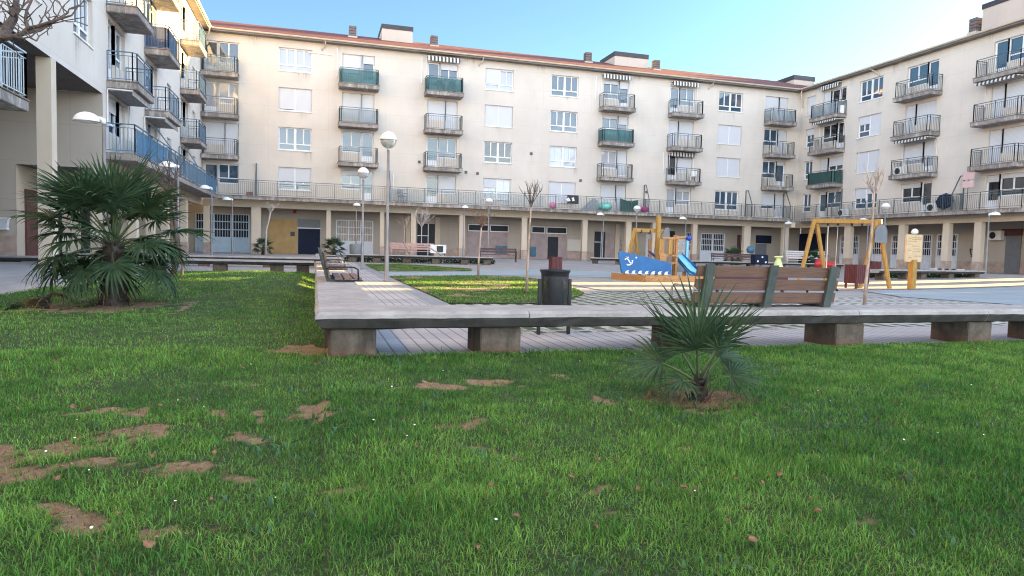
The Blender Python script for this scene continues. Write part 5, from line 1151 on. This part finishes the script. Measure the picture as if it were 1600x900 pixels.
for xa_, xb_ in ((1029.5, 1034), (1044, 1050)):
    b = MB(); b.box(bp(xa_, 385, 22.7)[0], bp(xb_, 385, 22.7)[0], 22.66, 22.69, bp(1040, 399, 22.7)[2], zt0-.03); b.build('tower_board', 'yellow', t)
b = MB(); b.box(tx0-.05, tx1+.06, 22.65, 22.72, zt0-.02, zt0+.06); b.build('tower_rail', 'timber', t)
b = MB(); b.box(tx0, tx1, 22.66, 22.69, bp(1040, 399, 22.7)[2]-.03, bp(1040, 399, 22.7)[2]+.03); b.build('tower_rail', 'timber', t)
b = MB(); b.box(tx0, tx1, 22.7, 23.8, .62, .68); b.build('deck', 'timber', t)
b = MB(); b.prism([(bp(1031, 400, 22.64)[0], 22.64, .75), (bp(1041.5, 400, 22.64)[0], 22.64, .68), (bp(1041.5, 400, 22.64)[0], 22.64, 1.0), (bp(1031, 400, 22.64)[0], 22.64, 1.0)], (0, .03, 0)); b.build('small_table', 'pinkp' if False else 'timber', t)
cr_ = bp(1040, 362, 23.2)
b = MB(); b.prism([(cr_[0]-.2, 23.2, zt0+.03), (cr_[0]+.2, 23.2, zt0+.03), (cr_[0]+.15, 23.2, zt0+.42), (cr_[0]+.0, 23.2, zt0+.42)], (0, .04, 0)); b.build('roof_board', 'greyd', t)
wx0, wx1 = bp(1055, 390, 23.6)[0], bp(1071, 390, 23.6)[0]
MT['climb'] = mat('grey_climbing_board', (.30, .30, .30), .6, .1, 4)
b = MB(); b.box(wx0, wx1, 23.6, 23.65, .3, zt0+.02); cb = b.build('climbing_wall', 'climb', t)
for k in range(8): b = MB(); x = wx0+.1+.2*(k % 2)+.02; z = .55+.27*(k//2); b.lathe([(.0, .0), (.035, .01), (.03, .03), (0, .04)], 8, (x, 23.58, z)); b.build('climbing_hold', 'offw', cb)
for x, m in ((wx0-.04, 'timber'), (wx1+.06, 'bluel')): b = MB(); b.box(x-.045, x+.045, 23.55, 23.65, 0, zt0+.15); b.build('tower_post', m, t)
b = MB(); b.tube([(wx0, 23.6, zt0+.06), (wx1+.1, 23.6, zt0+.09)], .05, 8); b.build('top_rail', 'timber', t)
b = MB(); b.lathe([(0, -.1), (.1, -.06), (.12, .05), (.06, .1), (0, .11)], 10, (wx1+.1, 23.55, zt0+.05)); b.build('post_cap', 'blued', t, True)
sx0, sx1 = bp(1058, 397, 22.9)[0], bp(1073, 396, 22.9)[0]
top = [(sx0, 23.1, bp(1058, 398, 23.1)[2]), (sx1, 23.25, bp(1072, 398, 23.25)[2])]; xe = [bp(1084, 430, 22.0)[0], bp(1102, 429, 22.2)[0]]
for (a, e, Ye) in ((top[0], xe[0], 22.0), (top[1], xe[1], 22.2)):
    b = MB(); p = Vector(a); q = Vector((e-.12, Ye+.08, .32)); q2 = Vector((e+.22, Ye, .25))
    b.prism([p+Vector((0, 0, .07)), p-Vector((0, 0, .10)), q-Vector((0, 0, .10)), q2-Vector((0, 0, .08)), q2+Vector((0, 0, .05)), q+Vector((0, 0, .08))], (0.03, .05, 0)); b.build('slide_side', 'bluep', t)
b = MB(); A, Bp = Vector(top[0]), Vector(top[1]); E0, E1 = Vector((xe[0]-.12, 22.08, .27)), Vector((xe[1]-.12, 22.28, .27)); F0, F1 = Vector((xe[0]+.22, 22.0, .22)), Vector((xe[1]+.22, 22.2, .22))
b.poly([A, Bp, E1, E0]); b.poly([E0, E1, F1, F0]); b.build('slide_bed', 'bluel', t, fixn=False)
b = MB(); b.box(bp(1069, 420, 22.5)[0], bp(1073, 420, 22.5)[0]+.02, 22.55, 22.63, 0, .35); b.build('slide_leg', 'timber', t)
pl_ = thing('plank_edging', 'pine plank edging round the bed under the blue boat', 'edging', (0, 0, 0))
q = [(10.62, 23.4), (10.98, 21.45), (15.3, 22.1), (15.3, 24.6)]
for (a, c), n_ in zip(zip(q, q[1:]), (1, 2, 1)):
    for k in range(n_):
        A = Vector((*a, 0)).lerp(Vector((*c, 0)), k/n_+.004); Bq = Vector((*a, 0)).lerp(Vector((*c, 0)), (k+1)/n_-.004); b = MB()
        b.bar((A.x, A.y, .115), (Bq.x, Bq.y, .115), .07, .235); b.build('plank', 'timber', pl_, bevel=.008)
bb = MB(); bb.poly([(10.66, 23.4, .05), (11.0, 21.5, .05), (15.3, 22.15, .05), (15.3, 24.6, .05), (12, 24.9, .05)]); tag(bb.build('sand_bed_floor', 'sand', fixn=False), kind='structure')
# swing
sw = thing('swing_set', 'yellow timber swing frame with two A shaped ends and black hooks', 'swing', (0, 0, 0))
A0, A1 = Vector((17.2, 20.6, 2.30)), Vector((18.27, 18.85, 2.26)); dr = (A1-A0).normalized()
b = MB(); b.bar(A0-dr*.1, A1+dr*.12, .11, .14); b.build('crossbeam', 'yellow', sw, bevel=.008)
for ap in (A0, A1):
    for s in (-1, 1): b = MB(); b.bar(ap+Vector((s*.03, 0, .08)), (ap.x+s*.56+.02, ap.y-s*.06, 0), .10, .12); b.build('leg', 'yellow', sw, bevel=.008)
for f in (.22, .38, .6, .76): p = A0.lerp(A1, f); b = MB(); b.box(p.x-.025, p.x+.025, p.y-.025, p.y+.025, p.z-.15, p.z-.065); b.build('hook', 'black', sw)
p = A0.lerp(A1, .22); b = MB(); b.tube([(p.x, p.y, 2.1), (p.x+.02, p.y, .5)], .014, 6); b.build('rope', 'offw', sw)
p2 = A0.lerp(A1, .38); b = MB(); b.tube([(p2.x, p2.y, 2.12), (p2.x-.03, p2.y, .5)], .006, 5); b.build('rope', 'offw', sw)
b = MB(); b.box(p.x-.1, p2.x+.1, p.y-.35, p.y+.1, .46, .5); b.build('seat', 'black', sw)
c = A1+Vector((.05, -.12, -.42)); b = MB(); b.prism([(c.x-.25, c.y, c.z-.28), (c.x+.25, c.y, c.z-.3), (c.x+.25, c.y, c.z+.12), (c.x+.17, c.y, c.z+.27), (c.x, c.y, c.z+.33), (c.x-.17, c.y, c.z+.26), (c.x-.25, c.y, c.z+.1)], (0, .03, 0)); b.build('end_board', 'greyd', sw)
sp_ = thing('sign_post', 'beige notice board on a square yellow post by the swing', 'sign', (19.52, 18.54, 0))
b = MB(); b.box(-.1, .1, -.1, .1, 0, 1.0); b.build('post', 'yellow', sp_, bevel=.015)
b = MB(); b.box(-.36, .34, -.03, .03, .93, 1.86); bd = b.build('board', 'sign', sp_, bevel=.012)
b = MB()
for x0, x1, z in ((-.28, -.16, 1.72), (-.12, .3, 1.74), (-.12, .26, 1.68), (-.28, .1, 1.62), (-.28, -.2, 1.5), (-.1, .22, 1.46), (-.05, .2, 1.36), (0, .24, 1.28), (-.25, -.12, 1.3), (-.02, .3, 1.12), (-.26, -.1, 1.06)): b.box(x0, x1, -.036, -.03, z, z+.022)
b.build('faded_print', 'signln', bd)
b = MB(); b.lathe([(0, 1.86), (.07, 1.87), (.11, 1.93), (.1, 2.0), (.05, 2.05), (0, 2.06)], 14); b.build('round_cap', 'offw', sp_, True)
t = thing('spring_rider', 'red spring rider between the swing legs', 'spring rider', (24.9, 28.9, .09))
b = MB(); b.tube([(-.6, 0, .45), (-.4, 0, .62), (-.1, 0, .52), (.3, 0, .52), (.6, 0, .45)], [.12, .24, .2, .2, .1], 10); b.build('body', 'red', t, True)
b = MB(); b.tube([(.12*math.cos(a), .12*math.sin(a), .02+.06*a/2) for a in np.linspace(0, 14, 40)], .018, 6); b.build('spring', 'black', t)
b = MB(); b.box(.0, .05, -.25, .25, .95, 1.0); b.build('handle', 'greyd', t)
t = thing('spring_rider', 'small pale yellow spring rider seen above the top of the wooden bench', 'spring rider', (22.3, 29.2, .04)); MT['paley'] = mat('pale_yellow_plastic', (.66, .72, .32), .5, .06, 5)
b = MB(); b.lathe([(0, .3), (.28, .3), (.2, .55), (.12, .8), (.14, .86), (.22, .9), (.2, .96), (0, .97)], 12); b.build('body', 'paley', t)
b = MB(); b.tube([(.1*math.cos(a), .1*math.sin(a), .02+.06*a/3) for a in np.linspace(0, 14, 40)], .018, 6); b.build('spring', 'black', t)
t = thing('spring_rider', 'dark navy spring rider with pale dots under the far palm', 'spring rider', (25.6, 35.2, .1))
b = MB(); b.box(-.55, .45, -.2, .2, .35, .95); bd = b.build('body', 'navy', t, bevel=.05)
b = MB(); b.lathe([(0, .9), (.2, .95), (.24, 1.15), (.16, 1.32), (0, 1.36)], 12, (-.7, 0, .1)); b.build('head', 'bluebox', t, True)
b = MB()
for dx, dz in ((-.3, .55), (.0, .8), (.25, .5)): b.box(dx-.05, dx+.05, -.215, -.2, dz-.05, dz+.05)
b.build('pale_dots', 'offw', bd)
b = MB(); b.tube([(.1*math.cos(a), .1*math.sin(a), .0+.06*a/2.4) for a in np.linspace(0, 14, 40)], .018, 6); b.build('spring', 'black', t)
t = thing('display_panel', 'long dark maroon board low behind the wooden bench', 'panel', (0, 0, 0)); MT['maroon'] = mat('maroon_board', (.07, .012, .022), .6, .1, 4)
p0, p1 = G(1118, 424, .45), G(1233, 425.5, .45)
xa, xb = PY(1120, 418, 16)[0], PY(1232, 420, 16)[0]
b = MB(); b.box(float(xa), float(xb), 16, 16.05, .30, float(PY(1180, 418, 16)[2])); b.build('board', 'maroon', t)
for x in (xa+.1, xb-.1): b = MB(); b.box(float(x)-.03, float(x)+.03, 16.06, 16.12, 0, .4); b.build('leg', 'black', t)
# ================================================================ things on balconies, terraces and walls
def on_c(name, label, cat, x, y, d, m, fn):
    """something standing d in front of the central wall; fn(b, X, Y, z) adds its shape"""
    p = PY(x, y, YW-d); b = MB(); fn(b, float(p[0]), YW-d, float(p[2])); return tag(b.build(name, m, None, fixn=True), label, cat)
def ball(b, X, Y, z, r=.22, sq=1.0): b.lathe([(r*math.sin(a), r*sq*(1-math.cos(a))) for a in np.linspace(0.01, math.pi-.01, 9)], 14, (X, Y, z))
T1 = FL[0]+.005
on_c('wall_hanging_cloth', 'black and white cloth hung over the terrace rail', 'laundry', 895, 313, .99, 'black', lambda b, X, Y, z: (b.box(X-.45, X+.45, Y-.03, Y, 4.52, 5.16)))
b = MB(); b.tube([(18.12, 48.47, 4.72), (18.25, 48.46, 4.85), (18.32, 48.47, 4.7)], .12, 8); b.tube([(18.6, 48.47, 4.98), (18.66, 48.47, 4.72)], .1, 8); 
tag(b.build('white_cloth', 'offw'), 'crumpled white cloth lying on the black cloth over the rail', 'laundry')
on_c('beach_ball', 'pink inflatable ball on the terrace left of the black cloth', 'ball', 864, 327, .6, 'pinkp', lambda b, X, Y, z: ball(b, X, Y, T1, .26))
on_c('play_ball', 'magenta ball on the terrace right of the green sheet', 'ball', 1007, 334, .5, 'magenta', lambda b, X, Y, z: ball(b, X, Y, T1, .32, .8))
on_c('paddling_pool', 'mint green inflatable pool leaning on the terrace wall', 'paddling pool', 945, 328, .5, 'mint', lambda b, X, Y, z: ball(b, X, Y, T1, .55, .62))
on_c('plastic_sheet', 'translucent crumpled sheet heaped left of the mint pool', 'sheet', 926, 328, .5, 'cgrey', lambda b, X, Y, z: b.prism([(X-.9, Y, T1), (X+.6, Y, T1), (X+.4, Y, T1+.75), (X+.1, Y, T1+.95)], (0, .3, 0)))
on_c('green_sheet', 'dark green sheet slung along the terrace rail', 'sheet', 983, 322, .9, 'cgreen', lambda b, X, Y, z: b.prism([(X-.72, Y, T1), (X+.72, Y, T1), (X+.75, Y, T1+.95), (X+.3, Y, T1+.82), (X-.25, Y, T1+.85), (X-.75, Y, T1+1.0)], (0, .06, 0)))
on_c('flower_box', 'terracotta flower box on the terrace near the left corner', 'planter', 390, 300, .7, 'slabtop', lambda b, X, Y, z: b.box(X-.2, X+.2, Y-.1, Y+.1, T1, T1+.25))
def chairs(label, X, Y, z, m, rz=0):
    t = thing('plastic_chair', label, 'chair', (X, Y, z), rz)
    for sx in (-1, 1):
        for sy_ in (-1, 1): b = MB(); b.box(sx*.2-.02, sx*.2+.02, sy_*.2-.02, sy_*.2+.02, 0, .42); b.build('leg', m, t)
        b = MB(); b.box(sx*.24-.02, sx*.24+.02, -.2, .22, .62, .66); b.build('armrest', m, t)
    b = MB(); b.box(-.24, .24, -.22, .24, .42, .46); b.build('seat', m, t)
    b = MB(); b.prism([(-.22, .22, .46), (-.22, .34, .92), (-.22, .37, .92), (-.22, .25, .46)], (.44, 0, 0)); b.build('backrest', m, t)
chairs('black chair on the top balcony with the teal screen, third column', 8.55, 48.95, FL[3]+.03, 'black', .2); chairs('second black chair on the same top teal balcony, to the right', 9.3, 49.0, FL[3]+.03, 'black', -.3)
chairs('white chair at the right end of a low balcony in the fifth column', 29.05, 48.95, FL[1]+.03, 'offw', -.6)
chairs('dark chair on the third floor balcony with the teal screen, fourth column', 22.9, 48.95, FL[2]+.03, 'mint', .3)
chairs('grey chair on the terrace in front of the white shutters, below the second column', 5.9, 49.0, FL[0]+.01, 'greyd', .4)
def ac(label, loc, rz):
    t = thing('air_conditioner', label, 'air conditioner', loc, rz)
    b = MB(); b.box(-.42, .42, -.16, .16, 0, .6); b.build('case', 'offw', t, bevel=.02)
    b = MB(); b.lathe([(0, 0), (.2, .0), (.22, .02)], 16); o = b.build('fan', 'black', t); o.location = (-.12, -.165, .3); o.rotation_euler = (math.pi/2, 0, 0)
p = PX(1554, 367, XR+2.3); ac('wall mounted air conditioner beside the grey roller door', (XR+2.45, float(p[1]), 2.35), -math.pi/2)
p = PX(1402, 262, XR-.5); ac('air conditioner on the lowest middle balcony of the right wing', (XR-.4, float(p[1])-.2, FL[1]+.08), -math.pi/2)
p = PX(1459, 322, XR-.3); ac('air conditioner standing on the right terrace beside the dark umbrella', (XR-.3, float(p[1]), FL[0]+.01), -math.pi/2)
p = PX(1318, 322, XR-.3); ac('air conditioner on the right terrace close to the corner', (XR-.3, float(p[1]), FL[0]+.01), -math.pi/2)
p = PX(1300, 152, XR-.4); ac('air conditioner on the top balcony nearest the corner', (XR-.4, float(p[1])-.8, FL[3]+.08), -math.pi/2)
p = PX(1478, 318, XR-.5); Yp = float(p[1])
b = MB(); b.lathe([(0.02, -.05), (.55, .0), (.42, .1), (.2, .17), (0, .2)], 8); o = b.build('parasol', 'navy', None); o.location = (XR-.62, Yp, 4.75); o.rotation_euler = (0, -1.35, .3); tag(o, 'folded open dark parasol lying on its side on the right terrace', 'parasol')
t = thing('notice_boards', 'two pale pink boards on a thin pole above the right terrace', 'sign', (0, 0, 0)); p = PX(1512, 300, XR-.8); X_, Y_ = XR-.8, float(p[1])
b = MB(); b.tube([(X_, Y_, 4.1), (X_, Y_, float(PX(1513, 272, X_)[2]))], .025, 8); b.build('pole', 'rail', t)
for ya, yc in ((269, 281), (282.5, 293.5)):
    b = MB(); z1 = float(PX(1513, ya, X_)[2]); z0 = float(PX(1513, yc, X_)[2]); b.box(X_-.06, X_-.03, Y_-.42, Y_+.36, z0, z1); b.build('board', 'pink2', t, bevel=.02)
p = PY(6.5, 345, 27.25); t = thing('wall_basket', 'white wire basket fixed to the passage wall at the far left', 'basket', (float(p[0]), 27.24, float(p[2])-.28)); MT['wire'] = covermat('white_wire_mesh', (.7, .72, .76), .75)
b = MB(); b.prism([(-.13, 0, 0), (.13, 0, 0), (.18, 0, .36), (-.18, 0, .36)], (0, -.2, 0)); b.build('basket', 'wire', t)
b = MB(); b.box(-.2, .2, -.22, .0, .35, .39); b.box(-.15, .15, -.21, 0, -.02, .02); b.build('rim', 'offw', t)
t = thing('drying_frame', 'blue clothes drying frame on the left terrace behind the screen', 'drying frame', (-6.75, 31.0, 4.11))
for y_ in (-.7, .7): b = MB(); b.tube([(-.2, y_, 0), (0, y_, .9), (.2, y_, 0)], .018, 6); b.build('leg', 'bluel', t)
b = MB()
for k in range(6): b.tube([(-.2+.08*k, -.8, .92), (-.2+.08*k, .8, .92)], .01, 5)
b.build('lines', 'bluel', t)
t = thing('electric_box', 'small grey box on legs with a black panel, behind the long thin bench', 'cabinet', (7.3, 42.2, .2))
b = MB(); b.box(-.45, .55, -.1, .1, .42, .95); o = b.build('case', 'offw', t, bevel=.02)
b = MB(); b.box(-.05, .35, -.115, -.1, .5, .88); b.build('panel', 'black', t)
for x in (-.35, .45): b = MB(); b.box(x-.03, x+.03, -.04, .04, 0, .42); b.build('leg', 'black', t)
for k, xx in enumerate((1462, 1473, 1484, 1495)):
    p = PX(xx, 421.5, 33.0); b = MB(); b.box(-.04, .04, -.24, .24, 0, .34); o = b.build('low_box', 'navy', None, loc=(33.0, float(p[1]), zg(33, float(p[1]))-.12)); 
    o2 = MB(); o2.box(-.02, .06, -.36, .36, -.25, .42); q = o2.build('frame', 'offw', o); q.location = (.05, 0, 0)
    tag(o, 'dark square panel in a white frame behind the right bench', 'panel', 'four dark panels behind the right bench')
gr = MB()
for sx in (1,):
    base = PY(972, 385, YW+2.6)
    for k in range(9):
        a = random.Random(k).uniform; x, z = float(base[0])+a(-.3, .5), 1.6+a(-.5, .5); gr.tube([(x, YW+2.61, z), (x+a(-.2, .25), YW+2.61, z+a(-.2, .25)), (x+a(-.2, .25), YW+2.61, z+a(-.3, .3))], .025, 5)
o = gr.build('graffiti', 'grafr', None, fixn=False); o.parent = bpy.data.objects['apartment_building']
